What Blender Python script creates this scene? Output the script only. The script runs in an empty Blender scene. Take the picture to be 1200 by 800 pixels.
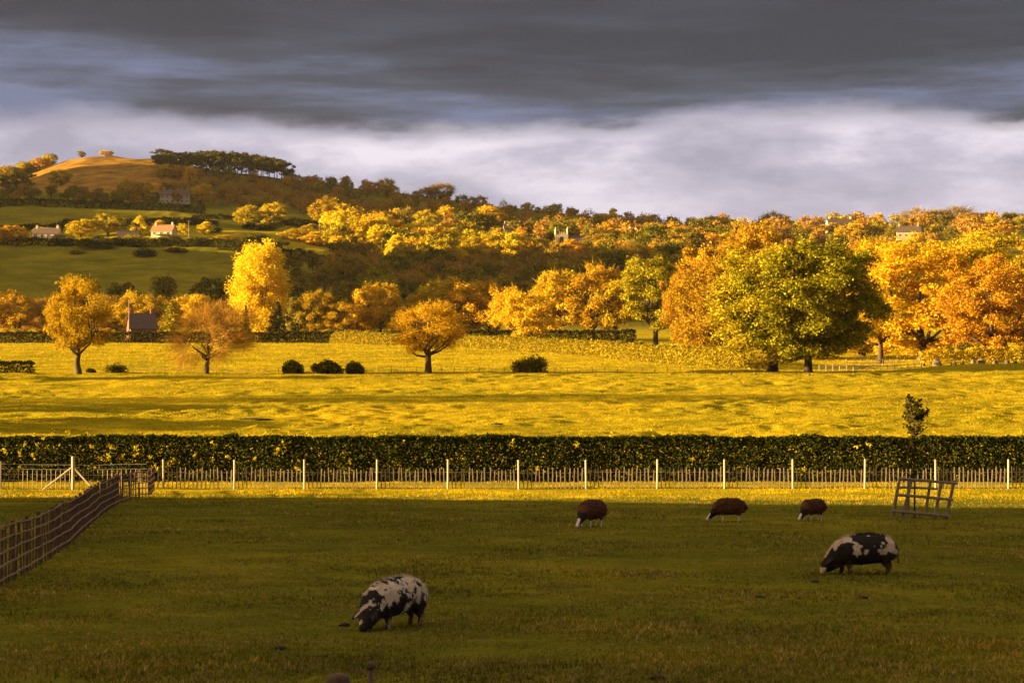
import bpy, bmesh, math, random
import numpy as np
from mathutils import Vector, Matrix
R = math.radians
F = 2400.0; HOR = 440.0
K = 0.15            # sunlight travels along (1, K)
SUN_EL = 7.0
TE = math.tan(R(SUN_EL))
rng = np.random.default_rng(7)
random.seed(7)
sc = bpy.context.scene
col = sc.collection

# ------------------------------------------------------------------ noise
def vnoise(x, y, seed=0):
    x = np.asarray(x, float); y = np.asarray(y, float)
    ix = np.floor(x).astype(np.int64); iy = np.floor(y).astype(np.int64)
    fx = x - ix; fy = y - iy
    fx = fx*fx*(3-2*fx); fy = fy*fy*(3-2*fy)
    def h(a, b):
        n = (a*374761393 + b*668265263 + seed*1442695041) & 0xffffffff
        n = ((n ^ (n >> 13))*1274126177) & 0xffffffff
        n = n ^ (n >> 16)
        return (n & 0xffff)/65535.0
    return ((h(ix, iy)*(1-fx)+h(ix+1, iy)*fx)*(1-fy) + (h(ix, iy+1)*(1-fx)+h(ix+1, iy+1)*fx)*fy)
def fbm(x, y, seed=0, o=3):
    s = 0; a = .5; t = 0
    for i in range(o):
        s = s + a*vnoise(x*2**i, y*2**i, seed+i*17); t += a; a *= .5
    return s/t
def sstep(a, b, x):
    t = np.clip((np.asarray(x, float)-a)/(b-a), 0, 1); return t*t*(3-2*t)

# ------------------------------------------------------------------ terrain
NY = np.array([-400, 0, 10, 20, 29, 40, 63, 79, 89, 100, 110, 125, 170, 240, 300, 400, 500, 560], float)
NZ = np.array([-1.2, -2.3, -2.85, -3.25, -3.56, -3.83, -4.41, -4.77, -4.92, -4.85, -4.55, -3.8, -2.4, .2, 1.7, 4.9, 7.9, 9.9], float)
_m = np.gradient(NZ, NY)
def near_z(Y):
    Y = np.clip(Y, -400, 560)
    i = np.clip(np.searchsorted(NY, Y)-1, 0, len(NY)-2)
    h = NY[i+1]-NY[i]; t = (Y-NY[i])/h
    return ((2*t**3-3*t**2+1)*NZ[i] + (t**3-2*t**2+t)*h*_m[i] + (-2*t**3+3*t**2)*NZ[i+1] + (t**3-t**2)*h*_m[i+1])
TX = np.array([-200, 0, 50, 75, 110, 190, 250, 300, 340, 400, 440, 500, 520, 600, 700, 800, 900, 1000, 1200, 1400], float)
def rowtab(d): xs = sorted(d); return np.interp(TX, xs, [d[x] for x in xs])
TD = {
 500: rowtab({0: 402}), 600: rowtab({0: 394}),
 680: rowtab({0: 354, 300: 352, 400: 362, 700: 368, 1000: 362}),
 800: rowtab({0: 318, 300: 318, 400: 328, 600: 336, 800: 332, 1000: 326}),
 905: rowtab({0: 292, 200: 290, 300: 290, 400: 300, 500: 314, 600: 320, 700: 314, 800: 310, 1000: 302}),
 940: rowtab({0: 283, 200: 279, 300: 279, 400: 290, 500: 304, 600: 313, 700: 306, 800: 302, 1000: 297}),
 1000: rowtab({0: 271, 300: 270, 400: 273, 500: 295, 600: 300, 700: 295, 800: 291, 1000: 288, 1200: 285}),
 1150: rowtab({0: 244, 200: 246, 300: 256, 400: 258, 500: 266, 600: 272, 700: 275, 800: 279, 1000: 279, 1200: 276}),
 1300: rowtab({-200: 238, 0: 222, 100: 215, 200: 214, 300: 225, 400: 240, 500: 251, 600: 258, 700: 266, 800: 273, 1000: 272, 1200: 268}),
 1400: rowtab({-200: 232, 0: 216, 50: 205, 75: 196, 110: 191, 190: 190, 300: 206, 340: 210, 440: 224, 520: 236, 600: 244, 700: 254, 800: 266, 1000: 268, 1200: 266}),
 1500: rowtab({-200: 228, 0: 210, 50: 195, 75: 185, 110: 181, 190: 184, 250: 198, 340: 216, 440: 229, 600: 248, 700: 257, 800: 268, 1000: 269, 1200: 267})}
_D = np.array(sorted(TD), float); _DY = np.arange(500, 1501, 10.0)
_DX = np.arange(-200, 1401, 20.0)
_T = np.array([np.interp(_DX, TX, TD[int(d)]) for d in _D])
_G = np.array([np.interp(_DY, _D, _T[:, j]) for j in range(len(_DX))]).T
_G = (HOR-_G)/F*_DY[:, None]
def _sm(G, n):
    for _ in range(n):
        P = np.pad(G, 1, mode='edge'); P[0] = 2*G[0].mean()*0 + np.pad(2*G[0]-G[1], 1, mode='edge'); P[-1] = np.pad(2*G[-1]-G[-2], 1, mode='edge')
        G = (P[1:-1, 1:-1]*2 + P[:-2, 1:-1] + P[2:, 1:-1] + P[1:-1, :-2] + P[1:-1, 2:])/6
    return G
_G = _sm(_G, 3)
RQ = np.array([560, 628, 656, 880, 905, 985, 1010, 1170, 1200, 1455, 1480, 1700], float)
RT = np.array([0, 0, 58, 58, 34, 34, 57, 60, 118, 118, 79, 70], float)
def far_z(X, Y):
    u = np.clip(600 + F*X/np.maximum(Y, 1), -200, 1400)
    Yc = np.clip(Y, 500, 1500)
    fi = (Yc-500)/10; fj = (u+200)/20
    i = np.clip(fi.astype(int), 0, len(_DY)-2); j = np.clip(fj.astype(int), 0, len(_DX)-2)
    a = fi-i; b = fj-j
    z = (_G[i, j]*(1-b)+_G[i, j+1]*b)*(1-a) + (_G[i+1, j]*(1-b)+_G[i+1, j+1]*b)*a
    z = z + 8*(fbm(X/90, Y/90, 3)-.5)*sstep(620, 800, Y)
    z = z - np.maximum(Y-1500, 0)*.07
    return z
def ground(X, Y, bumps=True):
    X = np.asarray(X, float); Y = np.asarray(Y, float)
    w = sstep(500, 545, Y)
    z = near_z(Y)*(1-w) + far_z(X, Y)*w
    # unseen ridge added left of frame, crest shaped to shade the lower slopes
    q = Y - K*X
    zc = np.interp(q, RQ, RT) + (.25*q+250)*TE
    Xc = -(.25*Y+250)
    d = X-Xc
    g = np.where(d > 0, np.exp(-(d/125)**2), np.exp(-(d/420)**2))*sstep(624, 642, q)
    z = z + np.maximum(zc-z, 0)*g
    # gentle rise at the right by the rock bank
    z = z + .9*np.exp(-((Y-268)/22)**2)*sstep(44, 60, X)
    if bumps:
        a1 = sstep(20, 40, Y)*(1-sstep(98, 106, Y))
        z = z + a1*.09*(fbm(X/2.6, Y/2.6, 5)-.5)
        a2 = sstep(104, 118, Y)*(1-sstep(480, 560, Y))
        z = z + a2*(.34*(fbm(X/6.0, Y/8.0, 11, 2)-.5) + (.38*(1-.5*sstep(240, 300, Y)))*(fbm(X/1.3, Y/2.3, 23, 3)-.5)*(.3+1.2*vnoise(X/9, Y/9, 29)))
        a3 = sstep(560, 700, Y)
        z = z + a3*(2.0*(fbm(X/14, Y/14, 31, 2)-.5)+.7*(fbm(X/4, Y/6, 37, 2)-.5))
    return z
def gz(X, Y): return float(ground(np.array([X]), np.array([Y]))[0])
def X_of(px, D): return (px-600)/F*D
def at(px, D):
    X = X_of(px, D); return Vector((X, D, gz(X, D)))
def D_of(px, row, lo=20, hi=560):
    Y = np.linspace(lo, hi, 4000); z = ground((px-600)/F*Y, Y, False)
    r = HOR - F*z/Y
    k = np.where(r <= row)[0]
    return float(Y[k[0]]) if len(k) else hi
def z_at_row(D, row): return (HOR-row)/F*D

# ------------------------------------------------------------------ materials
def new_mat(name):
    m = bpy.data.materials.new(name); m.use_nodes = True
    nt = m.node_tree; nt.nodes.clear(); return m, nt
def L(nt, a, b): nt.links.new(a, b)
def N(nt, t, **kw):
    n = nt.nodes.new(t)
    for k, v in kw.items(): setattr(n, k, v)
    return n
def ramp(nt, fac, stops):
    r = N(nt, 'ShaderNodeValToRGB'); e = r.color_ramp.elements
    while len(e) < len(stops): e.new(.5)
    for i, (p, c) in enumerate(stops): e[i].position = p; e[i].color = (*c, 1)
    L(nt, fac, r.inputs[0]); return r.outputs[0]
def noise(nt, vec, scale, detail=4, rough=.6):
    n = N(nt, 'ShaderNodeTexNoise'); n.inputs['Scale'].default_value = scale
    n.inputs['Detail'].default_value = detail; n.inputs['Roughness'].default_value = rough
    if vec is not None: L(nt, vec, n.inputs['Vector'])
    return n.outputs[0]
def mixc(nt, fac, a, b, mode='MIX'):
    m = N(nt, 'ShaderNodeMix', data_type='RGBA', blend_type=mode)
    if isinstance(fac, (int, float)): m.inputs[0].default_value = fac
    else: L(nt, fac, m.inputs[0])
    for s, v in ((6, a), (7, b)):
        if isinstance(v, tuple): m.inputs[s].default_value = (*v, 1)
        else: L(nt, v, m.inputs[s])
    return m.outputs[2]

def leaf_mat(name, c1, c2, c3, trans=.4):
    m, nt = new_mat(name)
    geo = N(nt, 'ShaderNodeNewGeometry'); oi = N(nt, 'ShaderNodeObjectInfo')
    c = ramp(nt, geo.outputs['Random Per Island'], [(0, c1), (.55, c2), (1, c3)])
    hs = N(nt, 'ShaderNodeHueSaturation')
    mr = N(nt, 'ShaderNodeMapRange'); L(nt, oi.outputs['Random'], mr.inputs[0]); mr.inputs[3].default_value = .486; mr.inputs[4].default_value = .512
    mv = N(nt, 'ShaderNodeMapRange'); L(nt, oi.outputs['Random'], mv.inputs[0]); mv.inputs[3].default_value = 1.18; mv.inputs[4].default_value = .8
    L(nt, mr.outputs[0], hs.inputs['Hue']); L(nt, mv.outputs[0], hs.inputs['Value']); L(nt, c, hs.inputs['Color'])
    d = N(nt, 'ShaderNodeBsdfDiffuse'); t = N(nt, 'ShaderNodeBsdfTranslucent'); mx = N(nt, 'ShaderNodeMixShader'); mx.inputs[0].default_value = trans
    L(nt, hs.outputs[0], d.inputs[0]); L(nt, hs.outputs[0], t.inputs[0]); L(nt, d.outputs[0], mx.inputs[1]); L(nt, t.outputs[0], mx.inputs[2])
    o = N(nt, 'ShaderNodeOutputMaterial'); L(nt, mx.outputs[0], o.inputs[0]); return m
def plain_mat(name, c1, c2, scale=8, rough=.85, bump=.3, bscale=None, stretch=(1, 1, 1)):
    m, nt = new_mat(name)
    tc = N(nt, 'ShaderNodeTexCoord'); mp = N(nt, 'ShaderNodeMapping'); mp.inputs['Scale'].default_value = stretch
    L(nt, tc.outputs['Object'], mp.inputs[0])
    n1 = noise(nt, mp.outputs[0], scale)
    c = ramp(nt, n1, [(.3, c1), (.7, c2)])
    p = N(nt, 'ShaderNodeBsdfPrincipled'); L(nt, c, p.inputs['Base Color']); p.inputs['Roughness'].default_value = rough
    p.inputs['Specular IOR Level'].default_value = .25
    if bump:
        b = N(nt, 'ShaderNodeBump'); b.inputs['Strength'].default_value = bump; b.inputs['Distance'].default_value = .03
        L(nt, noise(nt, mp.outputs[0], bscale or scale*3), b.inputs['Height']); L(nt, b.outputs[0], p.inputs['Normal'])
    o = N(nt, 'ShaderNodeOutputMaterial'); L(nt, p.outputs[0], o.inputs[0]); return m
M = {}
M['gold'] = leaf_mat('golden_leaves', (.36, .22, .010), (.53, .36, .012), (.62, .45, .016), .38)
M['orange'] = leaf_mat('orange_leaves', (.30, .155, .010), (.46, .27, .012), (.56, .36, .016), .38)
M['rust'] = leaf_mat('rusty_orange_leaves', (.20, .105, .010), (.36, .20, .011), (.52, .33, .014), .3)
M['oak'] = leaf_mat('oak_leaves', (.10, .086, .006), (.22, .18, .008), (.44, .35, .012), .27)
M['yellow'] = leaf_mat('yellow_leaves', (.46, .35, .010), (.62, .48, .014), (.70, .56, .018), .4)
M['lime'] = leaf_mat('yellow_green_leaves', (.15, .13, .008), (.29, .235, .010), (.48, .38, .014), .3)
M['green'] = leaf_mat('green_leaves', (.09, .08, .008), (.17, .145, .012), (.28, .23, .018), .35)
M['brown'] = leaf_mat('brown_twigs_and_buds', (.19, .115, .020), (.31, .19, .024), (.43, .27, .03), .3)
M['dark'] = leaf_mat('dark_needles', (.05, .042, .010), (.085, .07, .013), (.14, .11, .018), .2)
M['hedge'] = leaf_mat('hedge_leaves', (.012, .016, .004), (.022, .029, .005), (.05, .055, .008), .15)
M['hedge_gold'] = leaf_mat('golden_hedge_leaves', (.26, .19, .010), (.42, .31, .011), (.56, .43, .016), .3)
M['hedge_mid'] = leaf_mat('olive_hedge_leaves', (.13, .10, .008), (.24, .18, .010), (.40, .30, .014), .25)
M['hedge_dark'] = leaf_mat('dark_hedge_leaves', (.03, .028, .006), (.05, .045, .008), (.08, .068, .01), .25)
M['bark'] = plain_mat('bark', (.035, .022, .012), (.09, .06, .035), 3, .9, .6, 12, (1, 1, .3))
M['bark_pale'] = plain_mat('pale_bark', (.10, .07, .04), (.2, .14, .08), 3, .9, .5, 12, (1, 1, .3))
M['wood'] = plain_mat('weathered_wood', (.12, .085, .055), (.24, .18, .12), 14, .85, .4, 40, (1, 1, .15))
M['post'] = plain_mat('pale_fence_post', (.26, .20, .14), (.44, .35, .25), 14, .8, .3, 40, (1, 1, .15))
M['picket'] = plain_mat('grey_cleft_paling', (.16, .115, .08), (.34, .26, .18), 20, .8, .3, 40, (1, 1, .15))
M['rail'] = plain_mat('worn_cleft_rail', (.15, .08, .04), (.25, .145, .08), 9, .85, .4, 30)
M['hurdle'] = plain_mat('brown_cleft_hurdle', (.06, .034, .018), (.13, .08, .045), 9, .85, .4, 30)
M['wire'] = plain_mat('galvanised_wire', (.25, .22, .2), (.35, .32, .3), 20, .5, 0)
M['stone'] = plain_mat('honey_stone', (.30, .23, .14), (.46, .36, .22), 1.2, .9, .5, 4)
M['plaster'] = plain_mat('cream_wall', (.40, .32, .22), (.52, .42, .30), 1.0, .9, .2)
M['white'] = plain_mat('white_wall', (.55, .50, .42), (.68, .62, .54), 1.0, .8, .1)
M['brick'] = plain_mat('red_brick_wall', (.20, .07, .04), (.30, .12, .07), 2.5, .9, .4, 9)
M['tile'] = plain_mat('orange_tile_roof', (.30, .11, .05), (.42, .17, .08), 1.5, .85, .5, 6, (4, 1, 1))
M['slate'] = plain_mat('brown_slate_roof', (.07, .045, .035), (.13, .08, .06), 1.5, .8, .4, 6, (4, 1, 1))
M['glass'] = plain_mat('window_glass', (.02, .025, .03), (.04, .045, .05), 1, .15, 0)
M['rock'] = plain_mat('rock', (.06, .045, .025), (.20, .145, .08), .9, .95, .9, 3)
M['iron'] = plain_mat('rusty_iron', (.05, .03, .02), (.10, .06, .04), 30, .7, .3)
M['dung'] = plain_mat('dung', (.015, .010, .006), (.04, .028, .015), 20, .9, .5)
M['boards'] = plain_mat('blocker_boards', (.05, .035, .025), (.10, .07, .05), 4, .9, .4, 9, (6, 6, .3))

def make_ground_mat():
    m, nt = new_mat('grass_ground')
    tc = N(nt, 'ShaderNodeTexCoord'); P = tc.outputs['Object']
    big = noise(nt, P, .035, 4, .6); mid = noise(nt, P, .35, 5, .65); fine = noise(nt, P, 5, 4, .7)
    g1 = ramp(nt, mid, [(.28, (.22, .165, .008)), (.5, (.34, .25, .010)), (.72, (.46, .34, .014))])
    g2 = mixc(nt, .45, g1, ramp(nt, fine, [(.3, (.12, .095, .007)), (.55, (.34, .25, .010)), (.75, (.52, .38, .02))]))
    g3 = mixc(nt, ramp(nt, big, [(.35, (0, 0, 0)), (.65, (.6, .6, .6))]), g2, (.34, .27, .010))
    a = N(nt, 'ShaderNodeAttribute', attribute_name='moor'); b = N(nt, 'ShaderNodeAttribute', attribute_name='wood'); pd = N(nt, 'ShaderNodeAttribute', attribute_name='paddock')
    moorc = ramp(nt, noise(nt, P, .08, 6, .7), [(.3, (.14, .065, .018)), (.5, (.27, .14, .026)), (.7, (.40, .23, .035))])
    c = mixc(nt, a.outputs['Fac'], g3, moorc)
    woodc = ramp(nt, mid, [(.3, (.09, .058, .014)), (.7, (.17, .11, .02))])
    c = mixc(nt, b.outputs['Fac'], c, woodc)
    shade_padc = ramp(nt, noise(nt, P, .6, 5, .7), [(.3, (.07, .068, .008)), (.52, (.14, .128, .011)), (.74, (.25, .20, .020))])
    shade_padc = mixc(nt, .4, shade_padc, ramp(nt, noise(nt, P, 9, 4, .7), [(.32, (.04, .038, .008)), (.55, (.16, .145, .014)), (.75, (.32, .25, .04))]))
    c = mixc(nt, pd.outputs['Fac'], c, shade_padc)
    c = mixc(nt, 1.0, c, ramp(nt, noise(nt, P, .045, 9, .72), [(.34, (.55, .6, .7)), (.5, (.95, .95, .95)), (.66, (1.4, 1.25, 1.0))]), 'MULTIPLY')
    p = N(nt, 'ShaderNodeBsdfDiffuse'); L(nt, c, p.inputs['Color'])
    bu = N(nt, 'ShaderNodeBump'); bu.inputs['Strength'].default_value = 1.0; bu.inputs['Distance'].default_value = .14
    L(nt, noise(nt, P, 2.6, 5, .75), bu.inputs['Height']); L(nt, bu.outputs[0], p.inputs['Normal'])
    o = N(nt, 'ShaderNodeOutputMaterial'); L(nt, p.outputs[0], o.inputs[0]); return m
M['ground'] = make_ground_mat()
def grass_mat(name, c1, c2, c3, tr=.4):
    m, nt = new_mat(name)
    geo = N(nt, 'ShaderNodeNewGeometry'); tc = N(nt, 'ShaderNodeTexCoord')
    c = ramp(nt, geo.outputs['Random Per Island'], [(0, c1), (.6, c2), (1, c3)])
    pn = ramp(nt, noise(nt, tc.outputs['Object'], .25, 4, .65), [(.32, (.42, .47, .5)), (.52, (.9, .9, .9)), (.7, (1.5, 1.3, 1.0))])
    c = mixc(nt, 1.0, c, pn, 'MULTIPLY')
    d = N(nt, 'ShaderNodeBsdfDiffuse'); t = N(nt, 'ShaderNodeBsdfTranslucent'); mx = N(nt, 'ShaderNodeMixShader'); mx.inputs[0].default_value = tr
    L(nt, c, d.inputs[0]); L(nt, c, t.inputs[0]); L(nt, d.outputs[0], mx.inputs[1]); L(nt, t.outputs[0], mx.inputs[2])
    o = N(nt, 'ShaderNodeOutputMaterial'); L(nt, mx.outputs[0], o.inputs[0]); return m
M['blade'] = grass_mat('shaded_paddock_blades', (.075, .075, .008), (.165, .15, .011), (.42, .31, .06))  # darker blades, the paddock's shade put into their colour
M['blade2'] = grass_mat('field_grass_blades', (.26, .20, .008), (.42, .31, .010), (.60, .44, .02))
def coat_mat():
    m, nt = new_mat('animal_coat')
    a = N(nt, 'ShaderNodeAttribute', attribute_name='coat')
    p = N(nt, 'ShaderNodeBsdfPrincipled'); L(nt, a.outputs['Color'], p.inputs['Base Color']); p.inputs['Roughness'].default_value = .8
    p.inputs['Specular IOR Level'].default_value = .2
    tc = N(nt, 'ShaderNodeTexCoord'); b = N(nt, 'ShaderNodeBump'); b.inputs['Strength'].default_value = .5; b.inputs['Distance'].default_value = .02
    L(nt, noise(nt, tc.outputs['Object'], 30), b.inputs['Height']); L(nt, b.outputs[0], p.inputs['Normal'])
    o = N(nt, 'ShaderNodeOutputMaterial'); L(nt, p.outputs[0], o.inputs[0]); return m
M['coat'] = coat_mat()

# ------------------------------------------------------------------ mesh helpers
def raw_mesh(name, verts, faces, mat, smooth=False):
    """faces: (n,k) int array with constant k, or list of such arrays"""
    me = bpy.data.meshes.new(name)
    if not isinstance(faces, list): faces = [faces]
    faces = [f for f in faces if len(f)]
    verts = np.asarray(verts, np.float32)
    nl = sum(f.size for f in faces); nf = sum(len(f) for f in faces)
    me.vertices.add(len(verts)); me.vertices.foreach_set('co', verts.ravel())
    me.loops.add(nl); me.loops.foreach_set('vertex_index', np.concatenate([f.ravel() for f in faces]).astype(np.int32))
    me.polygons.add(nf)
    st = []; o = 0
    for f in faces:
        st.append(o+np.arange(len(f))*f.shape[1]); o += f.size
    me.polygons.foreach_set('loop_start', np.concatenate(st).astype(np.int32))
    if smooth: me.polygons.foreach_set('use_smooth', np.ones(nf, bool))
    me.update(calc_edges=True); me.validate()
    if mat: me.materials.append(mat)
    return me
def mobj(name, me, parent=None, loc=None):
    o = bpy.data.objects.new(name, me); col.objects.link(o)
    if parent: o.parent = parent
    if loc is not None: o.location = loc
    return o
def tag(o, label=None, cat=None, group=None, kind=None):
    if label: o['label'] = label
    if cat: o['category'] = cat
    if group: o['group'] = group
    if kind: o['kind'] = kind
    return o
def empty(name, loc, rz=0):
    o = bpy.data.objects.new(name, None); col.objects.link(o); o.location = loc; o.rotation_euler = (0, 0, rz); o.empty_display_size = .2; return o
class MB:
    def __init__(s): s.v = []; s.f = []; s.n = 0
    def add(s, v, f):
        v = np.asarray(v, float); s.v.append(v); s.f.extend([tuple(int(i)+s.n for i in q) for q in f]); s.n += len(v)
    def box(s, c, size, rz=0, rot=None):
        x, y, z = [d/2 for d in size]
        p = np.array([[a*x, b*y, c_*z] for c_ in (-1, 1) for b in (-1, 1) for a in (-1, 1)])
        if rot is not None: p = p @ np.array(rot).T
        if rz: ca, sa = math.cos(rz), math.sin(rz); p = p @ np.array([[ca, sa, 0], [-sa, ca, 0], [0, 0, 1]])
        s.add(p+np.array(c), [(0, 2, 3, 1), (4, 5, 7, 6), (0, 1, 5, 4), (2, 6, 7, 3), (0, 4, 6, 2), (1, 3, 7, 5)])
    def tube(s, pts, rad, n=6, cap=True):
        pts = [Vector(p) for p in pts]; m = len(pts)
        if not hasattr(rad, '__len__'): rad = [rad]*m
        vs = []
        for i, p in enumerate(pts):
            d = (pts[min(i+1, m-1)]-pts[max(i-1, 0)]).normalized()
            a = d.cross(Vector((0, 1, 0) if abs(d.y) < .9 else (1, 0, 0))).normalized(); b = d.cross(a)
            for k in range(n):
                t = 2*math.pi*k/n; vs.append(p+(a*math.cos(t)+b*math.sin(t))*rad[i])
        fs = [(i*n+k, i*n+(k+1) % n, (i+1)*n+(k+1) % n, (i+1)*n+k) for i in range(m-1) for k in range(n)]
        if cap: fs += [tuple(range(n))[::-1], tuple((m-1)*n+k for k in range(n))]
        s.add([tuple(v) for v in vs], fs)
    def prism(s, poly, y0, y1):           # poly in x,z
        n = len(poly)
        v = [(x, y0, z) for x, z in poly]+[(x, y1, z) for x, z in poly]
        s.add(v, [tuple(range(n))[::-1], tuple(range(n, 2*n))]+[(i, (i+1) % n, (i+1) % n+n, i+n) for i in range(n)])
    def build(s, name, mat, parent=None, loc=None, smooth=False):
        me = bpy.data.meshes.new(name); me.from_pydata([tuple(p) for a in s.v for p in a], [], s.f); me.update()
        bm = bmesh.new(); bm.from_mesh(me); bmesh.ops.recalc_face_normals(bm, faces=bm.faces); bm.to_mesh(me); bm.free()
        if smooth: me.polygons.foreach_set('use_smooth', [True]*len(me.polygons))
        me.materials.append(mat); return mobj(name, me, parent, loc)

# ------------------------------------------------------------------ ground sheet
def build_ground():
    s_in = np.linspace(-1, 1, 520)
    t = 1+np.geomspace(.01, 4.2, 36)
    s = np.concatenate([-t[::-1], s_in, t])
    Y = np.concatenate([np.linspace(-400, 16, 24), np.arange(17, 104, .28), np.arange(104, 262, .5), np.arange(262, 560, 1.6), np.geomspace(561, 1600, 230), np.linspace(1612, 3000, 20)])
    hw = np.where(Y > 0, (Y+60)*.33, 20+0*Y)
    X = s[None, :]*hw[:, None]; YY = np.repeat(Y[:, None], len(s), 1)
    Z = ground(X, YY)
    ny, nx = X.shape
    v = np.stack([X, YY, Z], -1).reshape(-1, 3)
    i = np.arange(ny-1)[:, None]*nx+np.arange(nx-1)[None, :]
    f = np.stack([i, i+1, i+1+nx, i+nx], -1).reshape(-1, 4)
    me = raw_mesh('ground', v, f, M['ground'], True)
    x, y, z = v.T
    u = 600+F*x/np.maximum(y, 1)
    nz = fbm(x/40, y/40, 77)
    moor = sstep(1215, 1260, y+60*(nz-.5))*(1-sstep(330, 420, u))
    wood = np.maximum(sstep(385, 420, u+40*(nz-.5))*sstep(610, 650, y)*(1-.4*sstep(900, 950, y)), sstep(330, 400, u)*sstep(1130, 1180, y))
    wood = np.maximum(wood, sstep(170, 260, u)*sstep(1170, 1200, y)*(1-sstep(1420, 1460, y)))
    pad = np.maximum(1-sstep(80, 84, y+x*.25), .75*sstep(615, 640, y)*(1-.6*sstep(900, 912, y)*(1-sstep(1000, 1010, y))))  # shade painted into the grass colour: slanted paddock edge, hill outside the lit strip
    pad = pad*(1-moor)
    for nm, a in (('moor', moor), ('wood', wood), ('paddock', pad)):
        at_ = me.attributes.new(nm, 'FLOAT', 'POINT'); at_.data.foreach_set('value', a.astype(np.float32))
    tag(mobj('ground', me), kind='structure')
build_ground()

# ------------------------------------------------------------------ grass
def build_grass(name, n, rows, blades, hfun, mat, wide, seed, spread, thin=.42):
    r = np.random.default_rng(seed)
    Ys = np.linspace(rows[2], rows[3], 3000); zr = HOR-F*ground(0*Ys, Ys, False)/Ys
    # screen-uniform density: weight = |d row| + a little
    w = np.abs(np.gradient(zr))+np.median(np.abs(np.gradient(zr)))*.3; cdf = np.cumsum(w); cdf /= cdf[-1]
    Y = np.interp(r.random(n), cdf, Ys)
    X = (r.random(n)*2-1)*(Y*.27+1.5)
    keep = fbm(X/1.7, Y/1.7, 9)+.25*r.random(n) > thin
    X = X[keep]; Y = Y[keep]; n = len(X)
    X = np.repeat(X, blades)+r.normal(0, 1, n*blades)*spread*np.repeat(Y, blades); Y = np.repeat(Y, blades)+r.normal(0, 1, n*blades)*spread*np.repeat(Y, blades)
    Z = ground(X, Y)-.01
    m = len(X)
    h = hfun(Y)*(.45+r.random(m)*.9)*(.6+.9*vnoise(X/2.2, Y/2.2, 41)); wd = h*wide*(.6+.8*r.random(m))
    a = r.random(m)*2*np.pi; dx = np.cos(a)*wd; dy = np.sin(a)*wd
    lx = r.normal(0, .45, m)*h; ly = r.normal(0, .45, m)*h
    V = np.empty((m, 3, 3)); V[:, 0] = np.stack([X-dx, Y-dy, Z], -1); V[:, 1] = np.stack([X+dx, Y+dy, Z], -1); V[:, 2] = np.stack([X+lx, Y+ly, Z+h], -1)
    me = raw_mesh(name, V.reshape(-1, 3), np.arange(m*3).reshape(-1, 3), mat)
    return mobj(name, me)
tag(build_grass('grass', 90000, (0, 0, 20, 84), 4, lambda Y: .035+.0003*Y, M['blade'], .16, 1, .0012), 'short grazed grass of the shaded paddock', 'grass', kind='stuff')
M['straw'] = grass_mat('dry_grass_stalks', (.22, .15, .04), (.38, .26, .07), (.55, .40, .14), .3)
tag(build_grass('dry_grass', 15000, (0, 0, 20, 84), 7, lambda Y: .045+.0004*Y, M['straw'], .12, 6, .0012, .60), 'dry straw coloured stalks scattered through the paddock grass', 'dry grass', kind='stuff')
tag(build_grass('grass', 20000, (0, 0, 78, 103), 5, lambda Y: .07+0*Y, M['blade2'], .16, 4, .001), 'sunlit grass strip along the paling fence', 'grass', kind='stuff')  # lighter blades start at the shade edge, painting the strip sunlit
tag(build_grass('grass', 110000, (0, 0, 104, 262), 3, lambda Y: .04+.00022*Y, M['blade2'], .28, 2, .0012), 'sunlit tussocky grass of the middle field', 'grass', kind='stuff')
tag(build_grass('grass', 60000, (0, 0, 262, 505), 3, lambda Y: .0004*Y, M['blade2'], .35, 3, .0012), 'sunlit grass of the far valley meadow', 'grass', kind='stuff')

# ------------------------------------------------------------------ foliage
def fib(n, r, jit=.25):
    i = np.arange(n)+.5; ph = np.arccos(1-2*i/n); th = np.pi*(1+5**.5)*i
    d = np.stack([np.cos(th)*np.sin(ph), np.sin(th)*np.sin(ph), np.cos(ph)], -1)+r.normal(0, jit, (n, 3))
    return d/np.linalg.norm(d, axis=1)[:, None]
def cards(C, size, r, nrm=None, nmix=.5, up=0, aspect=.62):
    m = len(C); nn = r.normal(0, 1, (m, 3))
    if nrm is not None: nn = nn/np.linalg.norm(nn, axis=1)[:, None]*(1-nmix)+nrm*nmix
    nn /= np.linalg.norm(nn, axis=1)[:, None]+1e-9
    t = np.cross(nn, r.normal(0, 1, (m, 3))); t /= np.linalg.norm(t, axis=1)[:, None]+1e-9
    b = np.cross(nn, t); s = size*(.6+.8*r.random(m))[:, None]
    V = np.stack([C-t*s, C-b*s*aspect+nn*s*.2, C+t*s, C+b*s*aspect+nn*s*.2], 1)
    return V.reshape(-1, 3), np.arange(m*4).reshape(-1, 4)
def twig_tris(P0, P1, w, r):
    d = P1-P0; s = np.cross(d, r.normal(0, 1, d.shape)); s /= np.linalg.norm(s, axis=1)[:, None]+1e-9; s *= w
    V = np.stack([P0-s, P0+s, P1], 1); return V.reshape(-1, 3), np.arange(len(P0)*3).reshape(-1, 3)
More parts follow.
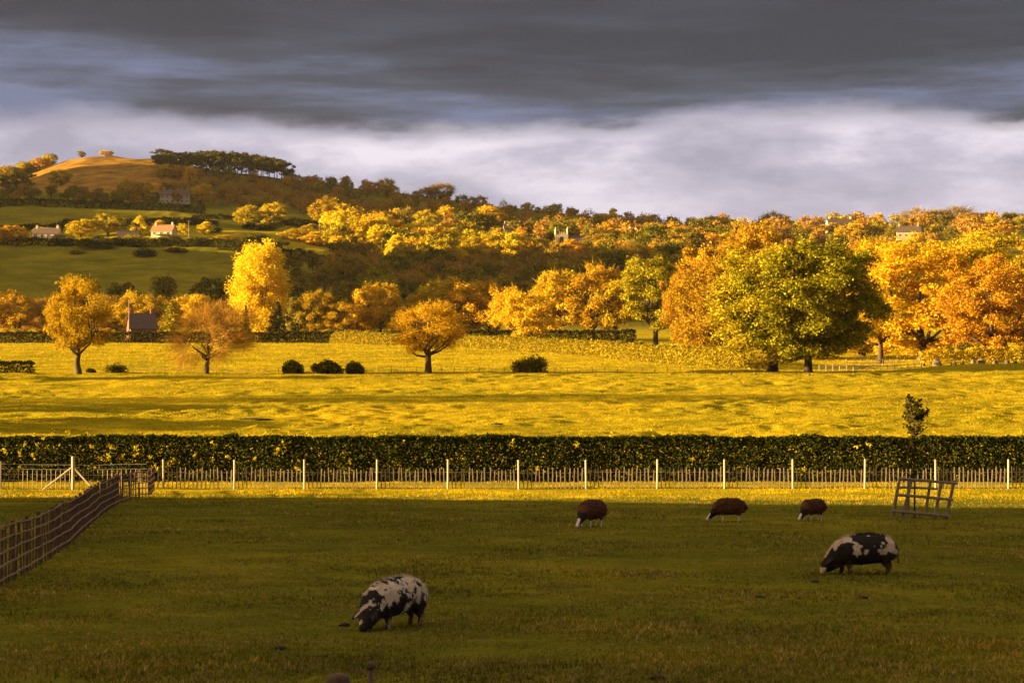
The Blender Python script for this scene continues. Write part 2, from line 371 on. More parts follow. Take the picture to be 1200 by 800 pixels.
def tree_proto(name, H, rx, rz, cz, npuff, rp, leaves, ls, twigs, tw, tr, leafmat, seed, trunkmat='bark', fork=.35, twl=1.0, lobe=.25, squash=.8, lean=0, taper=0):
    """crown = leaf clumps carried by limbs; returns (trunk mesh, crown mesh)"""
    r = np.random.default_rng(seed)
    d = fib(npuff, r)
    rad = (.55+.42*r.random(npuff)**.6)*(1+lobe*(fbm(d[:, 0]*2+5, d[:, 2]*2+d[:, 1]+5, seed)-.5)*2)
    C = d*rad[:, None]*np.array([rx, rx, rz])
    if taper: C[:, :2] *= (1-taper*np.clip(C[:, 2:]/rz, -.4, 1))
    C[:, 2] += cz; C[:, 0] += lean*C[:, 2]/H
    C[:, 2] = np.maximum(C[:, 2], cz-rz*.97)
    rps = rp*(.65+.7*r.random(npuff))
    mb = MB(); top = Vector((lean*.4, 0, cz+rz*.2)); fk = H*fork
    tp = [Vector((0, 0, -.4)), Vector((0, 0, .15)), Vector((r.normal(0, .1), r.normal(0, .1), fk*.6)), Vector((lean*.15, 0, fk)), Vector((lean*.3+r.normal(0, .2), r.normal(0, .2), (fk+top.z)/2)), top]
    mb.tube(tp, [tr*1.5, tr*1.15, tr*.9, tr*.8, tr*.5, tr*.2], 8)
    order = np.argsort(r.random(npuff))[:min(npuff, 46)]
    nl = 7; limbs = []
    for k in range(nl):
        a = 2*math.pi*(k+r.random()*.6)/nl; e = .35+r.random()*.8
        z0 = fk*(.8+.5*r.random())
        end = Vector((math.cos(a)*rx*.5, math.sin(a)*rx*.5, min(z0+e*rx*.5, cz+rz*.5)))
        s = Vector((0, 0, z0)); m1 = s.lerp(end, .5)+Vector((r.normal(0, .25), r.normal(0, .25), -.15*rx*.3))
        mb.tube([s, m1, end], [tr*.5, tr*.36, tr*.2], 6); limbs.append((m1, end))
    for i in order:
        c = Vector(C[i]); best = min((p for l in limbs for p in l), key=lambda p: (p-c).length)
        mid = best.lerp(c, .5)+Vector((r.normal(0, .2), r.normal(0, .2), r.normal(0, .15)))*rp*.5
        mb.tube([best, mid, c], [tr*.2, tr*.13, tr*.05], 4)
    ob = mb.build('trunk', M[trunkmat], smooth=True); tm = ob.data; bpy.data.objects.remove(ob)
    per = max(1, leaves//npuff); vs = []; fs4 = []; fs3 = []; off = 0
    nn = r.normal(0, 1, (npuff, per, 3)); nn /= np.linalg.norm(nn, axis=2)[..., None]
    nn[..., 2] = np.abs(nn[..., 2])*.25*(r.random((npuff, per)) < .5) + nn[..., 2]*.8
    q = r.random((npuff, per))**.45
    P = C[:, None]+nn*(q*rps[:, None])[..., None]*np.array([1, 1, squash])
    P = P.reshape(-1, 3); nrm = nn.reshape(-1, 3)
    P += r.normal(0, .12*rp, P.shape)
    P[:, 2] = np.maximum(P[:, 2], .5)
    v, f = cards(P, ls, r, nrm, .35); vs.append(v); fs4.append(f); off += len(v)
    if twigs:
        pt = max(1, twigs//npuff); c0 = np.repeat(C, pt, 0)
        outd = (c0-np.array([0, 0, cz-rz*.4])); outd /= np.linalg.norm(outd, axis=1)[:, None]
        dd = r.normal(0, .55, c0.shape)+outd; dd /= np.linalg.norm(dd, axis=1)[:, None]
        p0 = c0+r.normal(0, rp*.35, c0.shape); p1 = p0+dd*(rp*twl*(.5+r.random(len(c0))))[:, None]
        v, f = twig_tris(p0, p1, tw, r); vs.append(v); fs3.append(f+off); off += len(v)
    av = np.concatenate(vs); cm = raw_mesh('crown', av, fs4+fs3, M[leafmat])
    return tm, cm, float(np.percentile(av[:, 2], 99.6)), float((np.percentile(av[:, 0], 98.8)-np.percentile(av[:, 0], 1.2))/2)
def conifer_proto(H, rb, layers, per, ls, leafmat, seed, tr=.25):
    r = np.random.default_rng(seed); mb = MB(); mb.tube([(0, 0, -.4), (0, 0, H*.5), (0, 0, H*.97)], [tr, tr*.6, .04], 7)
    Ps = []
    for k in range(layers):
        z = H*(.12+.85*k/layers); rad = rb*(1-.93*k/layers)*(.8+.4*r.random())
        nb = 7
        for b in range(nb):
            a = 2*math.pi*(b+r.random())/nb; t = r.random(per)**.7
            e = Vector((math.cos(a)*rad, math.sin(a)*rad, z-rad*.18)); mb.tube([(0, 0, z), e], [tr*.18, .02], 4)
            Ps.append(np.stack([np.cos(a)*rad*t, np.sin(a)*rad*t, z-rad*.18*t], -1)+r.normal(0, 1, (per, 3))*np.array([.11, .11, .05])*rad)
    ob = mb.build('trunk', M['bark']); tm = ob.data; bpy.data.objects.remove(ob)
    v, f = cards(np.concatenate(Ps), ls, r); return tm, raw_mesh('crown', v, f, M[leafmat]), H, rb
def pine_proto(H, rx, seed, npuff=16, leafmat='dark', ls=.5, leaves=1500):
    return tree_proto('pine', H, rx, H*.30, H*.66, npuff, rx*.38, leaves, ls, 0, 0, .3, leafmat, seed, fork=.5, squash=.6, lobe=.3)

# prototypes: name -> list of (trunk mesh, crown mesh, H, rx)
PR = {}
PR['golden_mid'] = [tree_proto('g', 12, 3.9, 4.4, 7.0, 58, 1.1, 15000, .125, 2500, .02, .36, 'orange', 21, fork=.2, lobe=.35)]
PR['bare_mid'] = [tree_proto('b', 10, 5.2, 3.9, 5.9, 70, 1.35, 700, .11, 4800, .02, .30, 'brown', 22, fork=.22, twl=1.5, lobe=.45, lean=1.6)]
PR['orange_mid'] = [tree_proto('o', 9, 4.0, 3.0, 6.1, 64, 1.0, 9000, .11, 3500, .02, .34, 'orange', 23, fork=.26, twl=.8, lobe=.4)]
PR['lime_big'] = [tree_proto('l', 16, 6.6, 7.4, 8.3, 130, 1.25, 42000, .15, 1500, .02, .5, 'lime', 24, fork=.16)]
PR['oak_big'] = [tree_proto('k', 17, 9.2, 8.0, 8.7, 180, 1.4, 62000, .16, 2000, .02, .5, 'oak', 25, fork=.13, lobe=.35)]
PR['lime_tall'] = [tree_proto('l', 18, 6.4, 7.6, 10.6, 100, 1.4, 24000, .2, 1000, .03, .5, 'lime', 26, fork=.22, lobe=.35)]
PR['gold_big'] = [tree_proto('a', 17, 7.5, 8.0, 8.7, 115, 1.4, 32000, .17, 2000, .02, .55, m_, s_, fork=.16, lobe=.35) for m_, s_ in (('gold', 27), ('rust', 28), ('rust', 29))]
PR['valley_gold'] = [tree_proto('v', 13, 5.6, 5.4, 7.6, 60, 1.4, 10000, .22, 900, .04, .4, 'gold', s, fork=.2, lobe=.35) for s in (31, 32)]
PR['valley_orange'] = [tree_proto('v', 13, 5.4, 5.6, 7.4, 60, 1.3, 8500, .21, 1500, .04, .4, 'orange', s, fork=.18, lobe=.35) for s in (33, 34)]
PR['valley_brown'] = [tree_proto('v', 12, 5.2, 5.2, 6.8, 60, 1.3, 7500, .17, 2400, .04, .4, 'brown', s, fork=.18, lobe=.35) for s in (35,)]
PR['poplar'] = [tree_proto('p', 24, 6.2, 11.0, 12.6, 170, 1.6, 30000, .24, 1500, .04, .5, 'yellow', 36, fork=.1, lobe=.25, squash=1.5, taper=-.08)]
PR['far_gold'] = [tree_proto('f', 13, 6.6, 5.6, 7.3, 44, 1.7, 2600, .46, 200, .1, .45, 'gold', s, fork=.18, lobe=.35) for s in (41, 42, 43)]
PR['far_orange'] = [tree_proto('f', 13, 6.2, 5.6, 7.2, 44, 1.6, 2200, .44, 400, .1, .45, 'orange', s, fork=.18, lobe=.35) for s in (44, 45)]
PR['far_yellow'] = [tree_proto('f', 13, 4.4, 6.2, 6.9, 40, 1.4, 2200, .42, 200, .1, .4, 'yellow', s, fork=.12, lobe=.35, taper=.35) for s in (46, 47)]
PR['far_green'] = [tree_proto('f', 12, 6.2, 5.2, 6.4, 44, 1.7, 2600, .46, 0, .1, .4, 'green', s, fork=.15, lobe=.35) for s in (48, 49)]
PR['far_lime'] = [tree_proto('f', 12, 6.2, 5.2, 6.4, 44, 1.7, 2600, .46, 0, .1, .4, 'lime', s, fork=.15, lobe=.35) for s in (50,)]
PR['far_brown'] = [tree_proto('f', 13, 6.2, 5.6, 7.0, 44, 1.7, 2000, .42, 800, .1, .4, 'brown', s, fork=.18, lobe=.35) for s in (51, 52, 53)]
PR['far_bare'] = [tree_proto('f', 14, 6.6, 5.2, 8.6, 44, 1.9, 350, .4, 2600, .09, .5, 'brown', s, fork=.25, lobe=.4, twl=1.4) for s in (54, 55)]
PR['pine'] = [pine_proto(17, 5.6, s) for s in (61, 62, 63)]
PR['conifer'] = [conifer_proto(14, 3.6, 18, 16, .35, 'dark', s) for s in (64,)]
PR['cedar'] = [conifer_proto(14, 5.2, 12, 40, .3, 'valley_cedar' if 'valley_cedar' in M else 'lime', 65, .35)]
M['bush'] = leaf_mat('dark_bush_leaves', (.045, .04, .006), (.085, .075, .008), (.17, .14, .012), .25)
def bush_proto(rx, h, n, ls, mat, seed, jit=.3):
    r = np.random.default_rng(seed); npf = 26; d = fib(npf, r); d[:, 2] = np.abs(d[:, 2])
    C = d*np.array([rx*.72, rx*.72, h*.62])*(.6+.4*r.random(npf))[:, None]; C[:, 2] += h*.18
    mb = MB()
    for i in range(npf): mb.tube([(r.normal(0, .1), r.normal(0, .1), -.15), C[i]*.5+np.array([0, 0, .1]), C[i]], [.05, .035, .015], 4)
    ob = mb.build('stem', M['bark']); tm = ob.data; bpy.data.objects.remove(ob)
    per = n//npf; nn = r.normal(0, 1, (npf, per, 3)); nn /= np.linalg.norm(nn, axis=2)[..., None]
    P = (C[:, None]+nn*(r.random((npf, per))**.4*rx*jit)[..., None]).reshape(-1, 3); P[:, 2] = np.maximum(P[:, 2], .05)
    v, f = cards(P, ls, r, nn.reshape(-1, 3), .3); return tm, raw_mesh('foliage', v, f, M[mat]), h, rx
BU = {'dark': bush_proto(1.6, 1.5, 5000, .09, 'bush', 71), 'green': bush_proto(1.6, 1.9, 1500, .13, 'bush', 72, .5), 'gold': bush_proto(1.7, 2.0, 4200, .11, 'hedge_gold', 73)}

cnt = [0]
def place_tree(kind, px, D, top=None, wpx=None, label='', cat='tree', group=None, name='tree', hm=None):
    if kind not in PR: raise KeyError(kind)
    ps = PR[kind]; tm, cm, H, rx = ps[cnt[0] % len(ps)]; cnt[0] += 1
    p = at(px, D)
    h = (z_at_row(D, top)-p.z) if top is not None else (hm or H)
    h = max(h, 2.0)
    sx = (wpx/F*D/2)/rx if wpx else h/H
    e = empty(name, p, rng.random()*6.28 if kind not in ('bare_mid', 'orange_mid') else 0)
    e.scale = (sx, sx, h/(H*1.0))
    tag(e, label, cat, group)
    a = mobj('trunk', tm, e); b = mobj('crown', cm, e)
    return e

# --- named trees of the middle field
PT = place_tree
PT('golden_mid', 92, 238, 326, 74, 'golden leafy tree with dark straight trunk standing alone at the left of the field')
PT('bare_mid', 242, 238, 350, 104, 'half bare brown tree with wide twiggy crown leaning right in the open field')
PT('orange_mid', 502, 240, 354, 80, 'orange tree on a dark forked trunk at the centre of the field edge')
PT('valley_gold', 617, 420, 344, 58, 'round golden tree standing before the dark valley hedge')
PT('lime_tall', 768, 420, 304, 84, 'tall yellow green tree with dark trunk rising behind the sunlit hedge')
PT('lime_big', 905, 250, 292, 150, 'yellow green tree fused to the left side of the big dark oak')
PT('oak_big', 947, 246, 290, 164, 'huge round dark green oak at the right of the middle field', 'tree')
PT('gold_big', 850, 330, 290, 104, 'broad golden tree left of the yellow green tree by the oak')
PT('gold_big', 893, 340, 266, 110, 'golden tree whose crown top shows above the big oak on its left')
PT('gold_big', 1080, 300, 284, 150, 'broad orange tree directly right of the dark oak')
PT('gold_big', 1163, 285, 302, 112, 'orange brown tree above the rocky bank at the right edge')
PT('gold_big', 1010, 350, 282, 110, 'orange tree behind the right shoulder of the oak')
PT('gold_big', 1135, 345, 279, 120, 'orange tree behind the gap between the two right hand orange trees')
PT('gold_big', 1215, 330, 290, 110, 'orange tree cut by the right edge of the picture')
PT('gold_big', 812, 385, 310, 64, 'golden tree just right of the tall yellow green tree')
PT('orange_mid', 1032, 300, 330, 70, 'small orange tree with dark leaning trunk at the right foot of the oak')

# --- the valley row (each its own)
row = [(-6, 338, 58, 'valley_orange', 'orange tree cut by the left edge in the valley row'), (24, 346, 46, 'valley_orange', 'low orange tree second from the left in the valley row'),
 (52, 350, 40, 'valley_brown', 'brown tree just left of the lone golden tree in the valley row'), (122, 346, 44, 'valley_brown', 'brown tree between the lone golden tree and the brick house'),
 (150, 343, 40, 'valley_gold', 'golden tree rising behind the brick house chimney'), (180, 346, 44, 'valley_orange', 'orange tree right behind the brick house'),
 (138, 374, 34, 'valley_orange', 'small orange tree hard against the left wall of the brick house'),
 (228, 346, 50, 'valley_gold', 'golden tree behind the half bare field tree'), (258, 352, 40, 'valley_brown', 'brown tree left of the tall yellow poplar'),
 (345, 346, 40, 'far_green', 'dark green tree at the right foot of the yellow poplar'), (370, 341, 40, 'valley_orange', 'orange tree second to the right of the yellow poplar'),
 (398, 354, 42, 'valley_orange', 'low orange tree between the poplar and the valley gap'), (424, 352, 42, 'valley_orange', 'low orange tree left of the pointed golden tree'),
 (446, 333, 50, 'valley_gold', 'pointed golden tree left of the forked field tree'), (472, 356, 42, 'valley_gold', 'low golden tree just left of the forked field tree'),
 (512, 330, 60, 'valley_gold', 'high golden tree directly behind the forked field tree'), (546, 328, 60, 'valley_gold', 'golden tree right of the forked field tree'),
 (574, 330, 48, 'valley_orange', 'orange golden tree left of the round tree by the hedge'), (602, 338, 50, 'valley_gold', 'golden tree behind the round tree by the hedge'),
 (655, 319, 66, 'valley_gold', 'tall spreading golden tree right of the round tree by the hedge'), (695, 310, 62, 'valley_orange', 'highest golden orange tree of the valley row'),
 (722, 322, 54, 'valley_gold', 'golden tree left of the tall yellow green tree'), (812, 300, 60, 'valley_orange', 'orange tree behind the golden tree at right centre'),
 (850, 290, 60, 'valley_gold', 'far golden tree showing above the big golden trees')]
for i, (x, t, w, k, lb) in enumerate(row):
    PT(k, x, 584-76*(x/850)+(i*37 % 9)-4, t, w*1.06, lb, 'tree', 'row of autumn coloured trees along the valley')
PT('poplar', 305, 530, 286, 60, 'tall bright yellow poplar like tree towering over the valley row')
PT('cedar', 201, 518, 350, 40, 'layered golden conifer beside the half bare field tree', 'conifer', name='conifer_tree')
PT('conifer', 288, 520, 355, 16, 'narrow dark conifer at the left foot of the yellow poplar', 'conifer', name='conifer_tree')
PT('conifer', 325, 522, 350, 30, 'broad dark conifer at the right foot of the yellow poplar', 'conifer', name='conifer_tree')

# --- individual hill trees
for (x, D, t, w, k, lb) in [
 (290, 1040, 241, 31, 'far_gold', 'round golden tree, left of three on the hill above the lit strip'), (321, 1050, 237, 29, 'far_gold', 'round golden tree, middle of three on the hill above the lit strip'),
 (381, 1115, 231, 35, 'far_orange', 'round orange tree, right of three on the hill above the lit strip'),
 (14, 900, 264, 36, 'far_orange', 'orange tree left of the long village cottage'), (50, 955, 266, 24, 'far_gold', 'small golden tree behind the long village cottage'),
 (94, 950, 257, 34, 'far_gold', 'golden tree left of the largest golden village tree'), (126, 955, 251, 40, 'far_gold', 'largest round golden tree of the village'),
 (163, 950, 253, 18, 'far_yellow', 'slim yellow tree in the middle of the village'), (186, 955, 258, 20, 'far_yellow', 'small yellow tree left of the orange roofed house'),
 (214, 945, 262, 16, 'far_yellow', 'small yellow tree beside the village telegraph pole'), (240, 945, 260, 20, 'far_yellow', 'small yellow tree at the right end of the village'),
 (113, 895, 279, 42, 'far_green', 'dark green tree in front of the largest golden village tree'), (265, 925, 275, 30, 'far_gold', 'low golden tree right of the village'),
 (156, 908, 275, 30, 'far_lime', 'low green tree below the slim yellow village tree'), (197, 912, 274, 26, 'far_green', 'dark low tree below the orange roofed house'),
 (235, 910, 281, 28, 'far_green', 'dark low tree right of the orange roofed house'), (72, 912, 275, 28, 'far_green', 'dark low tree at the right end of the long cottage'),
 (350, 960, 268, 44, 'far_gold', 'golden tree left of the lit wood on the hill'), (375, 950, 272, 44, 'far_gold', 'golden tree at the left corner of the lit wood'),
 (70, 1290, 199, 26, 'far_gold', 'golden tree on the bright hill slope at upper left'), (18, 1240, 203, 44, 'far_green', 'dark tree at the far left below the bright slope'),
 (150, 1210, 211, 28, 'far_orange', 'orange tree left of the pair below the pine wood'), (168, 1212, 212, 26, 'far_orange', 'orange tree right of the pair below the pine wood'),
 (110, 1190, 224, 28, 'far_lime', 'low green tree below the moor slope'), (182, 1195, 223, 18, 'far_yellow', 'small yellow tree below the orange pair'),
 (236, 1200, 215, 24, 'far_gold', 'golden tree right of the hilltop house'), (222, 1290, 194, 16, 'far_gold', 'golden tree before the dark pines'), (192, 1330, 192, 18, 'far_gold', 'golden tree at the left edge of the pine wood'),
 (95, 1500, 177, 10, 'far_green', 'tiny dark bush on the left skyline'), (124, 1490, 176, 18, 'far_gold', 'small golden tree on the moor skyline'),
 (571, 1130, 241, 40, 'far_gold', 'golden domed tree high above the dark wood at centre'), (600, 1120, 258, 26, 'far_green', 'dark tree right of the golden domed tree'),
 (628, 1140, 260, 42, 'far_gold', 'round golden tree left of the church tower'), (705, 1290, 250, 34, 'far_gold', 'golden tree with two peaks on the skyline'), (718, 1290, 244, 16, 'far_yellow', 'pointed yellow tree beside the twin peaked golden tree'),
 (772, 1000, 264, 56, 'far_orange', 'large orange tree above the tall yellow green tree'), (812, 1290, 256, 22, 'far_orange', 'orange tree on the skyline left of the bare skyline tree'), (853, 1290, 257, 26, 'far_orange', 'orange tree on the skyline nearer the bare skyline tree'),
 (906, 1250, 246, 26, 'far_bare', 'tall bare tree standing up alone on the right skyline'), (452, 1390, 208, 22, 'far_bare', 'bare windswept tree on the middle skyline, the left one'),
 (500, 1385, 218, 22, 'far_bare', 'small bare tree left of the widest skyline tree'), (516, 1385, 213, 34, 'far_bare', 'widest bare domed tree on the middle skyline'),
 (975, 1150, 261, 34, 'far_gold', 'golden tree left of the white house on the right'), (1165, 1000, 262, 46, 'far_orange', 'orange domed tree at right below the bare skyline trees'),
 (1075, 1290, 242, 34, 'far_bare', 'bare skyline tree, first of the right hand group'), (1100, 1290, 243, 34, 'far_bare', 'bare skyline tree, second of the right hand group'), (1125, 1290, 240, 40, 'far_bare', 'bare skyline tree, third and tallest of the right hand group'),
 (1150, 1290, 248, 30, 'far_bare', 'bare skyline tree, fourth of the right hand group'), (1190, 1290, 250, 30, 'far_green', 'dark tree on the skyline at the right edge')]:
    PT(k, x, D, t, w, lb)
for i in range(40):
    x = 184+148*(i/39)+rng.normal(0, 1.5); PT('pine', x, 1385+20*(i % 3)-(i % 2)*30, 174+(16 if i % 2 else 7)*rng.random()+max(0, (x-250))*.12, 15+10*rng.random(), 'dark pine in the wood crowning the left hill', 'pine', 'dark pines crowning the hill', 'pine_tree')

# --- filler woods
QUEUE = []
def wood(n, x0, x1, D0, D1, kinds, h0, h1, label, group, seed, minsep=6):
    r = np.random.default_rng(seed); pts = []; tries = 0
    while len(pts) < n and tries < n*30:
        tries += 1; D = D0+(D1-D0)*r.random(); px = x0+(x1-x0)*r.random(); X = X_of(px, D)
        if all((X-a)**2+(D-b)**2 > minsep**2 for a, b, _ in pts): pts.append((X, D, px))
    pts = [q for q in pts if not (636 < q[2] < 682 and 930 < q[1] < 1040)]
    for X, D, px in pts:
        QUEUE.append((kinds[int(r.random()*len(kinds))], px, D, h0+(h1-h0)*r.random(), .85+.5*r.random(), label, group))
def flush():
    named = sum(1 for o in col.objects if o.get('category') == 'tree')
    QUEUE.sort(key=lambda q: -q[3]*q[4]*math.sqrt(q[4])/q[2]*(1 if -10 < q[1] < 1210 else .01)*(0 if q[0] == 'pine' else 1))
    keep = max(0, 292-named-5); rest = []
    for i, (k, px, D, h, w, lb, g) in enumerate(QUEUE):
        if i < keep:
            e = PT(k, px, D, None, None, lb, 'tree', g, hm=h); e.scale[0] *= w; e.scale[1] = e.scale[0]
        else: rest.append((k, px, D, h, w))
    # the far wood: all trees too small to single out, one mesh
    mats = []; V = []; Fq = []; mi = []; off = 0; r = np.random.default_rng(9)
    cache = {}
    for k, px, D, h, w in rest:
        if k not in cache:
            col_ = PR[k][0][1].materials[0]
            rr = np.random.default_rng(len(cache)+5); npf = 34; d = fib(npf, rr); C = d*(.5+.45*rr.random(npf))[:, None]*np.array([.46, .46, .42]); C[:, 2] += .55
            per = 26; nn = rr.normal(0, 1, (npf, per, 3)); nn /= np.linalg.norm(nn, axis=2)[..., None]
            P = (C[:, None]+nn*(rr.random((npf, per))**.4*.14)[..., None]).reshape(-1, 3); P[:, 2] = np.maximum(P[:, 2], .05)
            cv, cf = cards(P, .045, rr, nn.reshape(-1, 3), .3)
            if k in ('far_bare',): keepq = np.arange(0, len(cf), 3); cv = cv.reshape(-1, 4, 3)[keepq].reshape(-1, 3); cf = np.arange(len(cv)).reshape(-1, 4)
            tv = np.array([[a*.02, b*.02, z] for z in (-.03, .6) for a, b in ((-1, -1), (1, -1), (1, 1), (-1, 1))]); tf = np.array([[0, 1, 5, 4], [1, 2, 6, 5], [2, 3, 7, 6], [3, 0, 4, 7]])
            cache[k] = (cv, cf, tv, tf, col_)
        cv, cf, tv, tf, mt = cache[k]
        for m_ in (mt, M['bark']):
            if m_ not in mats: mats.append(m_)
        a = r.random()*6.28; ca, sa = math.cos(a), math.sin(a); Rm = np.array([[ca, sa, 0], [-sa, ca, 0], [0, 0, 1]])*np.array([h*w, h*w, h]); p = np.array(at(px, D))
        for vv, ff, m_ in ((cv, cf, mt), (tv, tf, M['bark'])):
            V.append((vv*np.array([h*w, h*w, h])) @ np.array([[ca, sa, 0], [-sa, ca, 0], [0, 0, 1]])+p); Fq.append(ff+off); off += len(vv); mi.append(np.full(len(ff), mats.index(m_)))
    me = raw_mesh('far_wood', np.concatenate(V), np.concatenate(Fq), None)
    for m_ in mats: me.materials.append(m_)
    me.polygons.foreach_set('material_index', np.concatenate(mi).astype(np.int32))
    tag(mobj('far_wood', me), 'distant mixed wood covering the hill slopes up to the skyline', 'wood', kind='stuff')
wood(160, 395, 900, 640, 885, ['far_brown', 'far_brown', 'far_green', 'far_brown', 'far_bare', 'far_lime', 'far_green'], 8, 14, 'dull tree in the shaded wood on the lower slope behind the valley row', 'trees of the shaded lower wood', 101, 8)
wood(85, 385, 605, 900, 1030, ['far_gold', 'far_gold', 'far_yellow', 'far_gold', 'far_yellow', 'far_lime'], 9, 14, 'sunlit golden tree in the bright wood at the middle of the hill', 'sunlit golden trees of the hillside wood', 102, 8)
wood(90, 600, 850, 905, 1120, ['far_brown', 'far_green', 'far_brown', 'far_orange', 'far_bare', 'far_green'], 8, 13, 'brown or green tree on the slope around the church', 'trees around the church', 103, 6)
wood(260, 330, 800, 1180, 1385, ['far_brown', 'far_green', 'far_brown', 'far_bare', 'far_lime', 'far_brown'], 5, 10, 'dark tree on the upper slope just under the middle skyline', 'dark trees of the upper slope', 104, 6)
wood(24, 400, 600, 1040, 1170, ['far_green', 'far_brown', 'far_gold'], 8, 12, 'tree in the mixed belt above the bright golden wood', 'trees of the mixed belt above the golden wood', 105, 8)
wood(170, 790, 1290, 900, 1380, ['far_green', 'far_brown', 'far_gold', 'far_lime', 'far_brown', 'far_green', 'far_brown'], 7, 12, 'tree in the mixed village wood at upper right', 'trees of the mixed wood at upper right', 106, 7)
wood(105, 185, 400, 1190, 1350, ['far_brown', 'far_green', 'far_lime', 'far_bare', 'far_brown'], 4, 9, 'brown tree on the shaded slope below the pine wood', 'trees below the pine wood', 107, 5)
wood(34, -30, 62, 1480, 1520, ['far_green', 'far_lime', 'far_brown'], 7, 11, 'tree of the row behind the bright hill slope at far left', 'trees behind the bright hill slope', 108, 4)
wood(40, 0, 180, 1165, 1215, ['far_green', 'far_green', 'far_brown'], 4, 8, 'low dark tree of the belt across the left hill', 'low trees of the belt across the left hill', 109, 4)
wood(14, -10, 390, 645, 690, ['far_brown', 'far_green'], 6, 10, 'dark scrubby tree at the foot of the shaded hill field', 'scrub at the foot of the shaded field', 110, 8)
wood(9, 330, 400, 690, 850, ['far_brown', 'far_green'], 7, 11, 'dark tree at the right corner of the shaded hill field', 'trees at the corner of the shaded field', 111, 8)

flush()
# --- shade-throwing trees that stand just left of the frame
for kd, X, Y, h, w in [('bare_mid', -68, 171, 14, 7.5), ('oak_big', -58, 133, 5.4, 7), ('oak_big', -56, 160, 4.3, 6), ('golden_mid', -62, 222, 5.5, 5)]:
    tm, cm, H, rx = PR[kd][0]
    e = empty('tree', (X, Y, gz(X, Y))); e.scale = (w/rx, w/rx, h/H); mobj('trunk', tm, e); mobj('crown', cm, e)
    tag(e, 'field tree standing out of view to the left of the field', 'tree', 'field trees left of the view')

# ------------------------------------------------------------------ hedges
def hedge(label, pts, h, w, ls, dens, mat, name='hedge', seed=0, step=None, ragged=.25, stems=False, group=None, nmix=.3):
    """pts: list of (X,Y); one mesh of leaves + stems as a part"""
    r = np.random.default_rng(seed+500); pts = np.array(pts, float)
    seg = np.linalg.norm(np.diff(pts, axis=0), axis=1); Lc = np.concatenate([[0], np.cumsum(seg)]); T = Lc[-1]
    n = int(T*(2*h+w)*dens); s = r.random(n)*T
    X = np.interp(s, Lc, pts[:, 0]); Y = np.interp(s, Lc, pts[:, 1])
    tx = np.interp(s+.1, Lc, pts[:, 0])-np.interp(s-.1, Lc, pts[:, 0]); ty = np.interp(s+.1, Lc, pts[:, 1])-np.interp(s-.1, Lc, pts[:, 1])
    tl = np.hypot(tx, ty)+1e-9; nx, ny = -ty/tl, tx/tl
    q = r.random(n); f1 = h/(2*h+w)
    hh = h*(1+ragged*(fbm(s/1.3, 0*s, seed+1)-.5)+ragged*.6*(vnoise(s/.35, 0*s, seed+9)-.5))
    zz = np.where(q < f1, q/f1, np.where(q > 1-f1, (1-q)/f1, 1.0)); side = np.where(q < f1, -.5, np.where(q > 1-f1, .5, (q-f1)/(1-2*f1)-.5))
    ww = w*(1+.35*(fbm(s/1.1, zz*2, seed+3)-.5))*(1-.25*zz**3)
    inn = 1-.35*r.random(n)**2
    off = side*ww*inn; z = hh*zz*np.where(zz == 1, 1-.15*r.random(n)**2, 1)
    Xp = X+nx*off; Yp = Y+ny*off; P = np.stack([Xp, Yp, ground(Xp, Yp)+np.maximum(z, .02)], -1)+r.normal(0, ls*(.55 if nmix > .5 else .8), (n, 3))*np.array([1, 1, .9])
    nrm = np.stack([nx*np.sign(side)*(zz < 1), ny*np.sign(side)*(zz < 1), (zz == 1)*1.0], -1)
    v, f = cards(P, ls, r, nrm, nmix)
    e = empty(name, (float(pts[0, 0]), float(pts[0, 1]), gz(pts[0, 0], pts[0, 1]))); base = np.array(e.location)
    mobj('foliage', raw_mesh('foliage', v-base, f, M[mat]), e)
    if stems:
        m = 60
        for k in range(m):
            mb = MB()
            ss = T*(k+r.random())/m; x = np.interp(ss, Lc, pts[:, 0]); y = np.interp(ss, Lc, pts[:, 1]); g = gz(x, y)
            mb.tube([Vector((x, y, g-.1))-e.location, Vector((x+r.normal(0, .1), y+r.normal(0, .1), g+h*.8))-e.location], [.04, .02], 4); mb.build('stem', M['bark'], e)
    tag(e, label, 'hedge', group); return e
hx = np.linspace(-34, 34, 24)
nh = hedge('long dark green hedge behind the paling fence, some tips coloured sunlit gold', [(x, 95.6+.25*math.sin(x*.2)) for x in hx], 2.05, 1.5, .062, 420, 'hedge', seed=1, ragged=.08, stems=True, nmix=.55)
# sprigs sticking out of the near hedge, sunlight painted in as gold leaves
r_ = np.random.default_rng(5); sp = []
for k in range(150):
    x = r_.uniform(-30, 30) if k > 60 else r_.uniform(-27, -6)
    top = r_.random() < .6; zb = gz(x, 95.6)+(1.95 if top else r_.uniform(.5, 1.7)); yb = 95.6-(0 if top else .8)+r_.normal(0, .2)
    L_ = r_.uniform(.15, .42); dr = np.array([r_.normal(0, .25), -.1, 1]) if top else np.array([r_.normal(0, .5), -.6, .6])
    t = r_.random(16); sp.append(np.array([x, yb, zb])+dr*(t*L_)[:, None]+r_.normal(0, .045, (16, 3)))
v, f = cards(np.concatenate(sp), .06, r_); mobj('sprigs', raw_mesh('sprigs', v-np.array(nh.location), f, M['hedge_gold']), nh)

